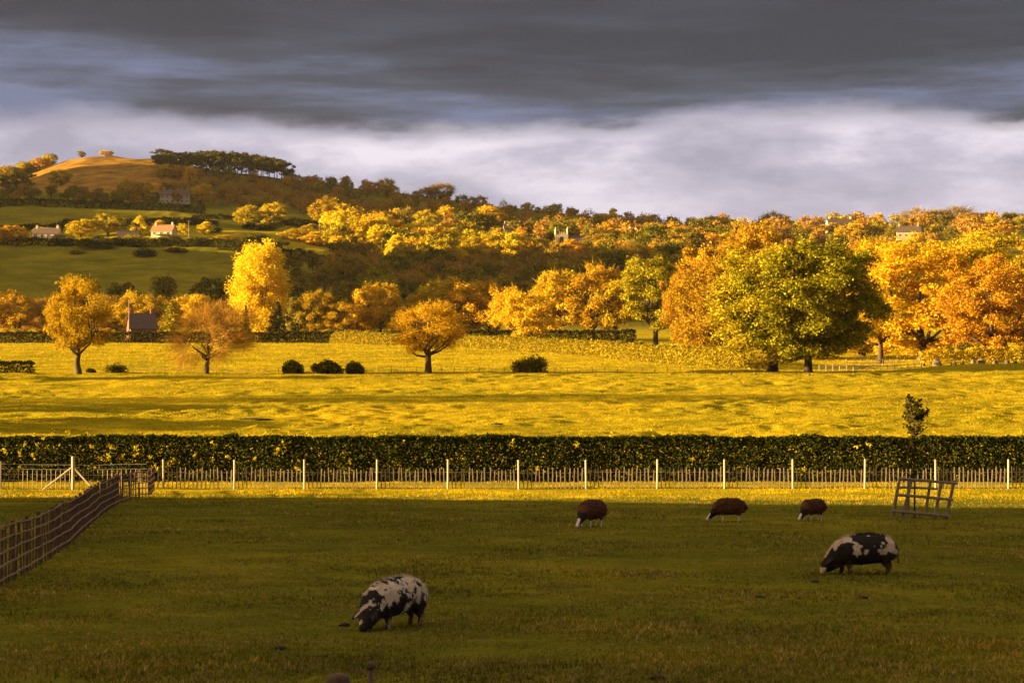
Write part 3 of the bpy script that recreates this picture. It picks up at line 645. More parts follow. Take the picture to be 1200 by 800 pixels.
hedge('sunlit golden hedge running diagonally across the valley meadow', [(X_of(p, D), D) for p, D in ((520, 452), (600, 400), (700, 350), (790, 305), (850, 275), (900, 262))], 2.3, 2.0, .15, 60, 'hedge_mid', seed=2, ragged=.45)
hedge('rounded hedge with shaded front and lit top left of the forked tree', [(X_of(p, D), D) for p, D in ((392, 500), (430, 480), (470, 462), (492, 455))], 2.6, 2.4, .16, 60, 'hedge_mid', seed=3, ragged=.4)
hedge('dark clipped hedge along the foot of the valley row, left length', [(X_of(p, 502), 502) for p in range(-20, 421, 40)], 2.6, 2.2, .18, 45, 'hedge_dark', seed=4)
hedge('dark clipped hedge along the foot of the valley row, right length', [(X_of(p, 500), 500) for p in range(425, 761, 40)], 3.0, 2.2, .18, 45, 'hedge_dark', seed=5)
hedge('low dark hedge at the left edge of the middle field', [(X_of(p, 243), 243) for p in (-60, -20, 20, 40)], 1.3, 1.6, .1, 130, 'hedge_dark', seed=6)
hl = [((-30, 996), (60, 998), (140, 1000), (255, 1003), 3, 'dark hedge line across the upper shaded hill field'), ((-20, 905), (60, 902), (160, 903), (330, 900), 3, 'dark hedge under the village lawns'),
 ((225, 1080), (280, 1086), (330, 1092), (400, 1096), 2.2, 'dark hedge above the lit strip on the hill'), ((285, 1010), (320, 1030), (350, 1050), (390, 1060), 2.4, 'dark hedge through the lit strip on the hill'),
 ((-20, 1135), (60, 1138), (140, 1142), (240, 1146), 4, 'dark hedge below the belt of low trees on the left hill'), ((255, 895), (320, 880), (360, 860), (400, 830), 4, 'dark hedge at the top right of the shaded field'),
 ((0, 620), (120, 622), (260, 622), (400, 620), 3.5, 'dark hedge at the foot of the shaded field behind the valley row')]
for i, q in enumerate(hl):
    hedge(q[5], [(X_of(p, D), D) for p, D in q[:4]], q[4], 2.5, .36, 9, 'hedge_dark', seed=20+i, ragged=.6, stems=False)
def bush(kind, px, D, w, h, label, group=None):
    tm, cm, H, rx = BU[kind]; p = at(px, D); e = empty('bush', p, rng.random()*6); s = (w/F*D/2)/rx*1.25
    e.scale = (s, s, (h/F*D)/H*.88); mobj('stem', tm, e); mobj('foliage', cm, e); tag(e, label, 'bush', group); return e
bush('dark', 343, 240, 30, 17, 'small clipped dark bush, leftmost of three in the field'); bush('dark', 384, 240, 38, 18, 'widest clipped dark bush, middle of three in the field')
bush('dark', 415, 240, 22, 17, 'small dark bush at the right end of three in the field'); bush('green', 612, 244, 22, 19, 'ragged dark bush left of its twin right of the forked tree')
bush('green', 627, 243, 26, 22, 'ragged dark bush right of its twin right of the forked tree'); bush('green', 136, 240, 24, 12, 'low ragged bush right of the lone golden tree')
bush('gold', 432, 495, 30, 12, 'low bright yellow bush before the valley row'); bush('dark', 106, 240, 12, 6, 'very low dark bush at the foot of the lone golden tree')
bush('dark', 1130, 278, 46, 24, 'dark bush under the orange trees behind the rocky bank')
for i, (x, D) in enumerate([(90, 878), (140, 915), (170, 872), (205, 885), (250, 960), (228, 1020), (40, 1010), (85, 1015), (345, 1040), (365, 1030), (310, 1000), (300, 930), (330, 935)]):
    bush('green' if i % 3 else 'gold', x, D, 18+i % 4*3, 7+i % 3*2, 'small field bush on the left hillside fields', 'small bushes on the left hillside')

# ------------------------------------------------------------------ fences
def paling_fence():
    D0 = 89.0; e = empty('paling_fence', (X_of(178, D0), D0, gz(X_of(178, D0), D0)))
    tag(e, 'long grey paling fence on pale posts along the far side of the paddock', 'fence')
    O = Vector(e.location); r = random.Random(3)
    pxs = [192, 275, 357, 442, 525, 608, 687, 770, 849, 929, 1013, 1096, 1181, 1264]
    xs = [X_of(p, D0) for p in pxs]
    for i, x in enumerate(xs):
        g = gz(x, D0); mb = MB(); ln = r.uniform(-.02, .02)
        mb.tube([(x-O.x, 0, g-O.z-.3), (x-O.x+ln, 0, g-O.z+1.24), (x-O.x+ln, 0, g-O.z+1.28)], [[.048, .045, .038][0], .045, .038], 8)
        mb.build('post', M['post'], e)
    xs = [X_of(178, D0)]+xs
    for a, b in zip(xs[:-1], xs[1:]):
        mb = MB(); n = max(2, int((b-a)/.175))
        for k in range(1, n):
            x = a+(b-a)*k/n+r.uniform(-.02, .02); g = gz(x, D0); h = .90+r.uniform(-.09, .08); t = r.uniform(-.05, .05)
            w = r.uniform(.034, .05)
            mb.prism([(x-O.x-w/2, g-O.z+.02), (x-O.x+w/2, g-O.z+.02), (x-O.x+w/2+t, g-O.z+h-.05), (x-O.x+t, g-O.z+h), (x-O.x-w/2+t, g-O.z+h-.05)], .06, .085)
        mb.build('paling_panel', M['picket'], e)
        for hz in (.2, .72):
            m2 = MB(); m2.tube([(x-O.x, .095, gz(x, D0)-O.z+hz) for x in np.linspace(a, b, 5)], .007, 4); m2.build('wire', M['wire'], e)
paling_fence()
def netting():
    D0 = 88.5; e = empty('wire_fence', (X_of(86, D0), D0, gz(X_of(86, D0), D0))); O = Vector(e.location)
    tag(e, 'wire fence with braced straining post left of the hurdle fence corner', 'fence')
    def post(px, h, rr):
        x = X_of(px, D0)-O.x; g = gz(x+O.x, D0)-O.z; mb = MB(); mb.tube([(x, 0, g-.3), (x, 0, g+h-.03), (x, 0, g+h)], [rr, rr, rr*.8], 8); mb.build('post', M['post'], e); return x, g
    x0, g0 = post(86, 1.45, .075); post(1, 1.2, .055); post(-80, 1.2, .055)
    for s in (-1.35, 1.0):
        mb = MB(); mb.tube([(x0, -.02, g0+1.0), (x0+s, -.1, g0-.05)], .04, 6); mb.build('brace', M['post'], e)
    r = random.Random(4); mb = MB()
    for k in range(60):
        x = X_of(-160+k*5.5, D0)-O.x; g = gz(x+O.x, D0)-O.z
        mb.tube([(x, .07, g+.05), (x+r.uniform(-.02, .02), .07, g+.85)], .012, 4)
    mb.build('netting', M['picket'], e)
    for hz in (.12, .4, .65, .88, 1.08):
        m2 = MB(); m2.tube([(X_of(p, D0)-O.x, .085, gz(X_of(p, D0), D0)-O.z+hz) for p in np.linspace(-160, 172, 12)], .008, 4); m2.build('wire', M['wire'], e)
netting()
def hurdle():
    g_pts = [(-75, 742), (-30, 706), (0, 688), (30, 671), (60, 654), (85, 634), (103, 618), (122, 601), (140, 590), (158, 584.5), (174, 582)]
    W = []
    for p, rw in g_pts:
        D = D_of(max(p, -60), rw, 20, 100); W.append((X_of(p, D), D))
    W.append((X_of(181, 87.5), 87.5)); W = np.array(W)
    seg = np.linalg.norm(np.diff(W, axis=0), axis=1); Lc = np.concatenate([[0], np.cumsum(seg)])
    P = lambda s: (float(np.interp(s, Lc, W[:, 0])), float(np.interp(s, Lc, W[:, 1])))
    T = Lc[-1]; e = empty('hurdle_fence', (W[3, 0], W[3, 1], gz(*W[3]))); O = Vector(e.location)
    tag(e, 'wavy brown cleft rail fence running down the left edge of the paddock', 'fence')
    r = random.Random(8); n = int(T/.5)
    for k in range(n+1):
        s = T*k/n; x, y = P(s); g = gz(x, y); big = k % 4 == 0
        mb = MB(); h = 1.04+r.uniform(-.05, .04) if not big else 1.1; w = r.uniform(.02, .032) if not big else .045
        mb.box((x-O.x, y-O.y, g-O.z+h/2-.1), (w*1.4, w, h+.2), rz=r.uniform(0, 1), rot=np.array(Matrix.Rotation(r.uniform(-.05, .05), 3, 'Y')))
        mb.build('post', M['hurdle'], e)
    for j, hz in enumerate((.14, .38, .60, .82, 1.04)):
        mb = MB(); m = int(T/1.2); pts = []
        for k in range(m*2+1):
            s = T*k/(m*2); x, y = P(s); pts.append((x-O.x+.035, y-O.y-.035, gz(x, y)-O.z+hz+r.uniform(-.012, .012)+.018*math.sin(s*.5+j)))
        mb.tube(pts, [r.uniform(.016, .025) for _ in pts], 5); mb.build('rail', M['rail'], e)
hurdle()
def field_fence(px0, px1, D, label, h=.95, n=26, rails=(.45, .85), rad=.05, mat='wood', rr=.012):
    e = empty('field_fence', (X_of(px0, D), D, gz(X_of(px0, D), D))); O = Vector(e.location); tag(e, label, 'fence')
    for k in range(n):
        x = X_of(px0+(px1-px0)*k/(n-1), D); g = gz(x, D); mb = MB(); mb.tube([(x-O.x, 0, g-O.z-.2), (x-O.x, 0, g-O.z+h)], rad, 6); mb.build('post', M[mat], e)
    for hz in rails:
        mb = MB(); mb.tube([(X_of(p, D)-O.x, -.02, gz(X_of(p, D), D)-O.z+hz) for p in np.linspace(px0, px1, n*2)], rr, 4); mb.build('rail' if rr > .02 else 'wire', M[mat], e)
field_fence(150, 900, 242, 'low wire fence on thin posts along the back of the middle field', n=52, h=.7, rails=(.35, .62), rad=.03)
field_fence(960, 1080, 256, 'pale wooden rail fence between the oak and the rocky bank', n=16, h=.8, rails=(.3, .65), rad=.05, mat='post', rr=.035)
field_fence(992, 1060, 292, 'second pale rail fence behind the oak trunks', n=9, h=.9, rails=(.3, .7), rad=.05, mat='wood', rr=.035)

# dead stakes, rocks, bank on the right
def rock_mesh(sz, seed):
    bm = bmesh.new(); bmesh.ops.create_icosphere(bm, subdivisions=3, radius=1)
    for v in bm.verts:
        c = v.co.copy(); v.co *= .75+.6*float(fbm(c.x*1.3+seed, c.y*1.3+c.z*1.1, seed, 3)); v.co.x *= sz[0]; v.co.y *= sz[1]; v.co.z *= sz[2]
    me = bpy.data.meshes.new('rock'); bm.to_mesh(me); bm.free(); me.materials.append(M['rock']); return me
rocks = [rock_mesh((1, .8, .9), i) for i in range(4)]
for i, (p, D, s, z) in enumerate([(1098, 262, .75, .9), (1082, 263, .4, .6), (1118, 262, .5, .6), (1128, 262, .35, .8), (1140, 262, .45, .9), (1150, 262.5, .6, .9), (1166, 262, .5, .8), (1180, 262, .45, .9), (1190, 262, .4, .6), (1206, 262, .6, .8), (1222, 262, .5, .7)]):
    q = at(p, D); o = mobj('rock', rocks[i % 4], None, (q.x, q.y, q.z+.18*s)); o.scale = (s*.8, s*.8, s*1.25*z); o.rotation_euler.z = i*1.3
    tag(o, 'largest dark boulder at the left end of the rocky bank' if i == 0 else 'upright pale rock in the row along the grassy bank', 'rock', 'rocks along the bank' if i else None)
hedge('low sunlit hedge topping the rocky bank at the right', [(X_of(p, 266), 266) for p in (1078, 1120, 1170, 1230, 1300)], 1.6, 2.4, .1, 110, 'hedge_gold', seed=12, ragged=.5)
for i, (p, D) in enumerate([(856, 236), (885, 236), (948, 233)]):
    q = at(p, D); o = mobj('stone', rocks[(i+1) % 4], None, (q.x, q.y, q.z+.08)); o.scale = (.16, .16, .16); o.data.materials[0] = M['rock']
    tag(o, 'small pale stone lying in the grass below the oak', 'stone', 'pale stones below the oak')
def mound(p, D, w, label):
    bm = bmesh.new(); bmesh.ops.create_icosphere(bm, subdivisions=3, radius=1)
    for v in bm.verts: v.co *= .8+.5*float(fbm(v.co.x*2, v.co.y*2+v.co.z, 3)); v.co.z *= .12; v.co.x *= w; v.co.y *= .5*w
    me = bpy.data.meshes.new('dirt_mound'); bm.to_mesh(me); bm.free(); me.materials.append(M['dung']); tag(mobj('dirt_mound', me, None, at(p, D)), label, 'dirt mound')
mound(300, 143, 1.1, 'dark muddy patch in the middle field above the left hedge'); mound(583, 136, .4, 'small dark clod in the middle field above the centre of the hedge')

# ------------------------------------------------------------------ tree guard with sapling
def guard():
    D = D_of(1080, 608, 40, 80); X0 = X_of(1046, D); g = gz(X0+1, D)
    e = empty('tree_guard', (X0, D, g)); tag(e, 'leaning weathered wooden tree guard around the sapling', 'tree guard')
    k = D/F; C = lambda px, row: ((px-1046)*k, (608-row)*k)
    def bar(a, b, y0, y1, rr, nm):
        (xa, za), (xb, zb) = C(*a), C(*b); mb = MB(); mb.tube([(xa, y0, za), ((xa+xb)/2, (y0+y1)/2, (za+zb)/2+.01), (xb, y1, zb)], [rr, rr*1.05, rr*.92], 7); mb.build(nm, M['wood'], e)
    for a, b in (((1045, 608), (1056, 559)), ((1056, 610), (1070, 561)), ((1094, 610), (1105, 564)), ((1107, 610), (1120, 563))):
        bar(a, b, 0, .25, .05, 'post')
    for a, b in (((1053, 560.5), (1121, 566)), ((1049, 579), (1116, 585)), ((1045, 598), (1110, 604))):
        bar(a, b, -.08, -.06 if False else -.07, .045, 'rail')
    for a, b in (((1073, 607), (1074, 562)), ((1094, 604), (1100, 566))):
        bar(a, b, 1.3, 1.3, .045, 'back_post')
    for a, b in (((1060, 573), (1108, 575)),):
        bar(a, b, 1.24, 1.24, .035, 'back_rail')
    # sapling
    Ys = D+.75; xs = X_of(1071, Ys); gs = gz(xs, Ys); t = empty('sapling', (xs, Ys, gs)); tag(t, 'young leafy sapling growing inside the wooden tree guard', 'sapling')
    r = np.random.default_rng(77); H = (606-462)*k; mb = MB()
    mb.tube([(0, 0, -.1), (.02, 0, H*.4), (-.02, 0, H*.75), (0, 0, H)], [.035, .028, .018, .006], 6)
    Ps = []
    for i in range(78):
        z = H*(.3+.66*r.random()); zz = z/H; lo = zz < .6; a = r.random()*6.28
        ln = (.55 if lo else .24+.2*math.sin((zz-.6)/.4*3.14))*r.uniform(.5, 1)
        if .56 < zz < .66: ln *= .4
        if lo and r.random() < .25: continue
        en = Vector((math.cos(a)*ln, math.sin(a)*ln, z+ln*(1.0 if lo else .8))); mb.tube([(0, 0, z), en*.5+Vector((0, 0, z*.5+.02)), en], [.01, .007, .003], 3)
        m = 8 if lo else 26
        Ps.append(np.stack([np.array([en.x, en.y, en.z])*q+np.array([0, 0, z])*(1-q) for q in .35+.7*r.random(m)])+r.normal(0, .045, (m, 3)))
    mb.build('trunk', M['bark'], t)
    v, f = cards(np.concatenate(Ps), .05, r); mobj('foliage', raw_mesh('foliage', v, f, M['hedge_dark']), t)
guard()

# ------------------------------------------------------------------ animals (facing -X)
def to_mesh_remesh(bm, voxel, smooth):
    me = bpy.data.meshes.new('t'); bm.to_mesh(me); bm.free(); o = bpy.data.objects.new('t', me); col.objects.link(o)
    m = o.modifiers.new('r', 'REMESH'); m.mode = 'VOXEL'; m.voxel_size = voxel
    s = o.modifiers.new('s', 'SMOOTH'); s.factor = .5; s.iterations = smooth
    dg = bpy.context.evaluated_depsgraph_get(); res = bpy.data.meshes.new_from_object(o.evaluated_get(dg)); bpy.data.objects.remove(o); bpy.data.meshes.remove(me); return res
def chain(bm, pts, n=10):
    """pts: (x,y,z,ry,rz) -> swept ellipsoids"""
    for a, b in zip(pts[:-1], pts[1:]):
        d = math.dist(a[:3], b[:3]); m = max(2, int(d/(min(a[3], b[3])*.22)))
        for i in range(m+1):
            t = i/m; q = [a[j]+(b[j]-a[j])*t for j in range(5)]
            Mx = Matrix.Translation(q[:3]) @ Matrix.Diagonal((min(q[3], q[4]), q[3], q[4], 1))
            bmesh.ops.create_icosphere(bm, subdivisions=2, radius=1, matrix=Mx)
def coat(me, fn):
    n = len(me.vertices); co = np.empty(n*3, np.float32); me.vertices.foreach_get('co', co); co = co.reshape(-1, 3)
    c = fn(co); a = me.attributes.new('coat', 'FLOAT_COLOR', 'POINT'); a.data.foreach_set('color', np.concatenate([c, np.ones((n, 1))], 1).astype(np.float32).ravel()); return co, c
def fur(me, co, c, n, ln, w, droop, zmin, r, parent, name, mat='coat'):
    no = np.empty(len(me.vertices)*3, np.float32); me.vertices.foreach_get('normal', no); no = no.reshape(-1, 3)
    ok = np.where(co[:, 2] > zmin)[0]; idx = r.choice(ok, n); p = co[idx]; nn = no[idx]
    d = nn+np.array([.5, 0, -droop])+r.normal(0, .3, (n, 3)); d /= np.linalg.norm(d, axis=1)[:, None]
    L_ = ln*(.5+r.random(n))[:, None]; s = np.cross(d, nn+r.normal(0, .3, (n, 3))); s /= np.linalg.norm(s, axis=1)[:, None]+1e-9
    V = np.stack([p-s*w-nn*.01, p+s*w-nn*.01, p+d*L_], 1).reshape(-1, 3)
    m = raw_mesh(name, V, np.arange(n*3).reshape(-1, 3), M[mat])
    a = m.attributes.new('coat', 'FLOAT_COLOR', 'POINT'); cc = np.repeat(np.concatenate([c[idx]*(.8+.4*r.random((n, 1))), np.ones((n, 1))], 1), 3, 0)
    a.data.foreach_set('color', cc.astype(np.float32).ravel()); return mobj(name, m, parent)
def ear(bm, base, tip, w, th=.016):
    base, tip = Vector(base), Vector(tip)
    for i in range(9):
        t = i/8; p = base.lerp(tip, t); rr = w*math.sin(math.pi*(.25+.72*t)); bmesh.ops.create_icosphere(bm, subdivisions=2, radius=1, matrix=Matrix.Translation(p) @ Matrix.Diagonal((max(rr*.6, th), max(rr, th), max(th*1.2, rr*.35), 1)))
def pig(px, row, yaw, seed, label, white, head_turn=0, scale=1):
    D = D_of(px, row, 20, 80); X = X_of(px, D); e = empty('pig', (X, D, gz(X, D)-.01), yaw); e.scale = (scale,)*3; tag(e, label, 'pig', 'grazing pigs')
    bm = bmesh.new(); ht = head_turn
    chain(bm, [(.56, 0, .47, .16, .18), (.44, 0, .50, .24, .27), (.22, 0, .515, .285, .305), (-.02, 0, .50, .305, .315), (-.24, 0, .49, .285, .30), (-.42, 0, .44, .24, .27), (-.54, ht*.3, .35, .195, .225), (-.64, ht*.7, .255, .16, .18), (-.73, ht, .165, .115, .12), (-.80, ht*1.2, .085, .066, .066), (-.815, ht*1.25, .05, .056, .04)])
    for s in (-1, 1):
        o = .05*s
        chain(bm, [(.46, .13*s, .40, .12, .17), (.47+o, .145*s, .27, .085, .10), (.54+o, .145*s, .18, .050, .06), (.52+o, .145*s, .10, .040, .045), (.50+o, .145*s, .03, .045, .035)])
        chain(bm, [(-.34, .13*s, .36, .10, .14), (-.35-o, .14*s, .22, .068, .08), (-.33-o, .14*s, .11, .042, .045), (-.36-o, .14*s, .03, .046, .035)])
        ear(bm, (-.60, ht*.6+.10*s, .36), (-.80, ht*.8+.21*s, .20), .085)
    chain(bm, [(.69, 0, .55, .022, .022), (.73, .01, .45, .018, .018), (.725, .015, .34, .015, .015), (.735, .02, .24, .022, .03)])
    me = to_mesh_remesh(bm, .013, 4); me.polygons.foreach_set('use_smooth', [True]*len(me.polygons)); me.materials.append(M['coat'])
    def fn(co):
        x, y, z = co.T
        n = fbm(x*(13 if white > .5 else 5.5)+seed, z*(8 if white > .5 else 5.0)+y*(7 if white > .5 else 3.5)+seed, seed, 3); n2 = fbm(x*14+seed, z*7+y*4, seed+3, 2)
        up = sstep(.30, .68, z+.0*x)
        if white > .5:
            v = (n-.5)*1.9+.5+(n2-.5)*.8+.07*up-.26*(1-sstep(.28, .42, z))-.02
            v = v-.14*sstep(-.50, -.62, x)
            v = v+.16*(sstep(.5, .62, z))
            m = sstep(.485, .535, v)
        else:
            v = n*.85+n2*.15+.14*up-.1
            v = np.where(z < .42, v-.16, v); v = v-.1*sstep(-.4, -.5, x)*(z > .12)
            m = sstep(.525, .56, v)
            m = np.maximum(m, ((x < -.755) & (z < .15))*1.0)
            m = np.maximum(m, sstep(.60, .63, fbm(x*7+3, y*7+z*3, 8)+.18*(x < -.45)*(y > -.05))*(z > .2)*(x < -.4)*.9)
        cr = np.array([.52, .40, .29])[None]*(.8+.4*fbm(x*20, z*20+y*9, 4))[:, None]; bk = np.array([.018, .012, .009])[None]; ru = np.array([.12, .045, .02])[None]
        c = bk*(1-m[:, None])+cr*m[:, None]
        m = np.where((x < -.60) & (np.abs(y) > .13) & (z < .36), 0, m); c = bk*(1-m[:, None])+cr*m[:, None]
        lg = ((z < .22) & (x > -.6))*.75; c = c*(1-lg[:, None]*.8)+ru*lg[:, None]*.8
        tl = ((x > .66) & (z < .42))*.8; c = c*(1-tl[:, None])+ru*1.6*tl[:, None]
        return c
    co, c = coat(me, fn); mobj('body', me, e)
    r = np.random.default_rng(seed); fur(me, co, c, 9000, .035, .0035, .8, .3, r, e, 'bristles')
    k = (np.abs(co[:, 1]) < .08) & (co[:, 2] > .70); cz = c.copy()
    if k.sum() > 10:
        idx = np.where(k)[0]; sub = r.choice(idx, 500); no = np.array([[0, 0, 1.]]); d = no+r.normal(0, .35, (500, 3)); P0 = co[sub]; P1 = P0+d*(.03+.035*r.random((500, 1)))
        s = np.array([.004, .002, 0]); V = np.stack([P0-s, P0+s, P1], 1).reshape(-1, 3); m = raw_mesh('mane', V, np.arange(1500).reshape(-1, 3), M['coat'])
        a = m.attributes.new('coat', 'FLOAT_COLOR', 'POINT'); a.data.foreach_set('color', np.repeat(np.concatenate([c[sub], np.ones((500, 1))], 1), 3, 0).astype(np.float32).ravel()); mobj('mane', m, e)
    # eyes
    for s in (-1, 1):
        b2 = bmesh.new(); bmesh.ops.create_icosphere(b2, subdivisions=2, radius=.012, matrix=Matrix.Translation((-.715, ht*.9+.098*s, .225)))
        m2 = bpy.data.meshes.new('eye'); b2.to_mesh(m2); b2.free(); m2.materials.append(M['glass']); mobj('eye', m2, e)
def sheep(px, row, yaw, seed, label, scale=1):
    D = D_of(px, row, 20, 85); X = X_of(px, D); e = empty('sheep', (X, D, gz(X, D)-.01), yaw); e.scale = (scale,)*3; tag(e, label, 'sheep', 'dark sheep grazing by the fence')
    bm = bmesh.new()
    chain(bm, [(.40, 0, .49, .20, .23), (.24, 0, .50, .255, .275), (0, 0, .49, .265, .28), (-.22, 0, .50, .245, .26), (-.36, 0, .44, .19, .21), (-.45, .0, .34, .13, .15), (-.53, 0, .24, .088, .10), (-.62, 0, .15, .066, .072), (-.69, 0, .08, .05, .05)])
    for s in (-1, 1):
        o = .05*s
        chain(bm, [(.32, .11*s, .40, .09, .14), (.34+o, .12*s, .27, .05, .06), (.38+o, .12*s, .19, .028, .03), (.36+o, .12*s, .10, .022, .024), (.35+o, .12*s, .02, .028, .02)])
        chain(bm, [(-.24, .11*s, .38, .07, .1), (-.25-o, .11*s, .24, .036, .04), (-.25-o, .11*s, .12, .024, .026), (-.26-o, .11*s, .02, .028, .02)])
        ear(bm, (-.50, .07*s, .33), (-.50, .17*s, .30), .035, .012)
    chain(bm, [(.56, 0, .50, .04, .05), (.60, 0, .42, .03, .04)])
    me = to_mesh_remesh(bm, .012, 4)
    n = len(me.vertices); co = np.empty(n*3, np.float32); me.vertices.foreach_get('co', co); co = co.reshape(-1, 3); no = np.empty(n*3, np.float32); me.vertices.foreach_get('normal', no); no = no.reshape(-1, 3)
    wool = sstep(.28, .36, co[:, 2])*sstep(-.5, -.42, co[:, 0])
    dd = (fbm(co[:, 0]*16+seed, co[:, 2]*16+co[:, 1]*13, seed, 2)-.4)*.075*wool; co += no*dd[:, None]; me.vertices.foreach_set('co', co.ravel()); me.update()
    me.polygons.foreach_set('use_smooth', [True]*len(me.polygons)); me.materials.append(M['coat'])
    def fn(co):
        x, y, z = co.T; br = np.array([.085, .030, .014])[None]*(.6+.9*fbm(x*12, z*12+y*9, seed))[:, None]
        wh = ((z < .20) & (x > -.44))*1.0; wh = np.maximum(wh, sstep(.06, .045, np.abs(y))*(x < -.60)*1.0); wh = np.maximum(wh, 0*x)
        dk = ((x < -.42) & (z < .45))[:, None]
        b = np.where(dk, np.array([.02, .012, .01])[None], br)
        return b*(1-wh[:, None])+np.array([.62, .52, .44])[None]*wh[:, None]
    co, c = coat(me, fn); mobj('body', me, e); r = np.random.default_rng(seed)
    w = np.where((co[:, 2] > .30) & (co[:, 0] > -.42))[0]; mm = co.copy(); mm[:, 2] = np.where((co[:, 0] > -.42), co[:, 2], -1)
    f = fur(me, mm, c, 7000, .03, .006, .4, .30, r, e, 'fleece')
pig(462, 734, R(52), 11, 'cream and black spotted pig grazing at the lower left of the paddock', .9, head_turn=-.06, scale=.9)
pig(1010, 671, R(4), 23, 'mostly black pig with a few white patches grazing at the right', .2, scale=.97)
sheep(693, 617, R(52), 3, 'dark brown sheep seen three quarter from the front, leftmost of three', 1.0)
sheep(853, 610, R(3), 4, 'dark brown sheep standing side on, middle of three', .92)
sheep(952, 609, R(38), 5, 'dark brown sheep nearest the wooden tree guard', .86)
# droppings and tufts in the paddock
for i, (x, rw) in enumerate([(955, 681), (770, 795), (1010, 700), (404, 732), (890, 700), (330, 760)]):
    D = D_of(x, rw, 20, 80); q = at(x, D); o = mobj('dung_pat', rocks[i % 4], None, (q.x, q.y, q.z+.015)); o.scale = (.08, .07, .035)
    o.data = o.data.copy(); o.data.materials[0] = M['dung']; tag(o, 'dark dung pat lying in the shaded paddock grass', 'dung pat', 'dung pats in the paddock')

# ------------------------------------------------------------------ near fence ends, out of focus at the bottom edge
def near_bits():
    D = 9.0; x = X_of(435, D); g = gz(x, D); zt = z_at_row(D, 773); e = empty('finial_rod', (x, D, g)); tag(e, 'blurred thin metal rod with ball finial at the bottom edge', 'fence rod')
    mb = MB(); mb.tube([(0, 0, -.1), (0, 0, zt-g-.03)], .011, 10); mb.build('rod', M['iron'], e, smooth=True)
    b2 = bmesh.new(); bmesh.ops.create_uvsphere(b2, u_segments=24, v_segments=16, radius=.021, matrix=Matrix.Translation((0, 0, zt-g-.021))); m2 = bpy.data.meshes.new('ball'); b2.to_mesh(m2); b2.free()
    m2.polygons.foreach_set('use_smooth', [True]*len(m2.polygons)); m2.materials.append(M['iron']); mobj('ball', m2, e)
    x = X_of(397, D); g = gz(x, D); zt = z_at_row(D, 787)
    mb = MB(); mb.tube([(0, 0, -.1), (0, 0, zt-g-.045), (0, 0, zt-g-.02), (0, 0, zt-g-.006), (0, 0, zt-g)], [.052, .052, .047, .033, .012], 20)
    o = mb.build('round_post', M['hurdle'], None, (x, D, g), smooth=True); tag(o, 'blurred round topped wooden post at the bottom edge', 'post')
near_bits()

# ------------------------------------------------------------------ buildings
def house(px, D, w, d, h, rh, rz, wall, roof, label, wins=3, chim=((-.4, 1), (.4, 1)), sink=.5, name='house', storeys=1):
    p = at(px, D); e = empty(name, p, rz); tag(e, label, 'house')
    mb = MB(); mb.prism([(-w/2, -sink), (w/2, -sink), (w/2, h), (-w/2, h)], -d/2, d/2); wl = mb.build('wall', M[wall], e)
    for s in (-1, 1):
        gb = MB(); gb.add([(s*w/2, -d/2, h), (s*w/2, d/2, h), (s*w/2, 0, h+rh), (s*(w/2-.3), -d/2, h), (s*(w/2-.3), d/2, h), (s*(w/2-.3), 0, h+rh)], [(0, 1, 2), (3, 5, 4), (0, 3, 4, 1), (1, 4, 5, 2), (2, 5, 3, 0)])
        gb.build('gable', M[wall], e)
    o = .35; rb = MB(); t = .18
    for s in (-1, 1):
        y0 = s*(d/2+o); z0 = h-o*rh/(d/2)
        rb.add([(-w/2-o, y0, z0+.02), (w/2+o, y0, z0+.02), (w/2+o, 0, h+rh+.02), (-w/2-o, 0, h+rh+.02), (-w/2-o, y0, z0+t), (w/2+o, y0, z0+t), (w/2+o, 0, h+rh+t), (-w/2-o, 0, h+rh+t)],
               [(0, 1, 2, 3), (4, 7, 6, 5), (0, 4, 5, 1), (1, 5, 6, 2), (3, 2, 6, 7), (0, 3, 7, 4)])
    ro = rb.build('roof', M[roof], e)
    for cx, ch in chim:
        mb = MB(); mb.box((cx*w, 0, h+rh+ch/2-.3), (.9, .8, ch+.6)); mb.box((cx*w, 0, h+rh+ch+.06), (1.05, .95, .15))
        for q in (-.22, .22): mb.tube([(cx*w+q, 0, h+rh+ch), (cx*w+q, 0, h+rh+ch+.5)], .12, 6)
        mb.build('chimney', M['brick' if wall == 'brick' else wall], ro)
    for st in range(storeys):
        for k in range(wins):
            x = -w/2+w*(k+.5)/wins; z = h*(st+.55)/storeys
            fb = MB(); fw, fh = min(1.3, w/wins*.55), 1.3
            for dx in (-fw/2, 0, fw/2): fb.box((x+dx, -d/2-.03, z), (.09, .08, fh))
            for dz in (-fh/2, fh/2): fb.box((x, -d/2-.03, z+dz), (fw+.1, .085, .09))
            wd = fb.build('window', M['white'], e); gl = MB(); gl.box((x, -d/2-.012, z), (fw, .02, fh)); gl.build('pane', M['glass'], wd)
    return e
house(55, 925, 12, 6, 2.2, 2.6, R(-6), 'plaster', 'slate', 'long low cottage with bright cream gable below the hill', wins=4)
house(150, 915, 9, 6, 3, 2.6, R(8), 'brick', 'slate', 'small dark red roofed cottage between the golden tree and the slim yellow tree', wins=2)
house(192, 935, 10, 7, 2.4, 2.8, R(-12), 'plaster', 'tile', 'orange roofed house in the village beside the telegraph pole', wins=3)
house(205, 1195, 17, 8, 5, 3, R(4), 'stone', 'slate', 'large grey stone house high on the hill below the pines', wins=6, storeys=2)
house(440, 1165, 12, 7, 3, 2.0, R(5), 'white', 'slate', 'white house with dark roof above the lit golden wood', wins=4)
house(423, 1163, 7, 6, 3, 2.2, R(95), 'white', 'slate', 'small white gabled house left of the white house above the wood', wins=2)
house(549, 1150, 9, 6, 3.5, 1.6, R(0), 'white', 'slate', 'small white house beside the golden domed tree', wins=3)
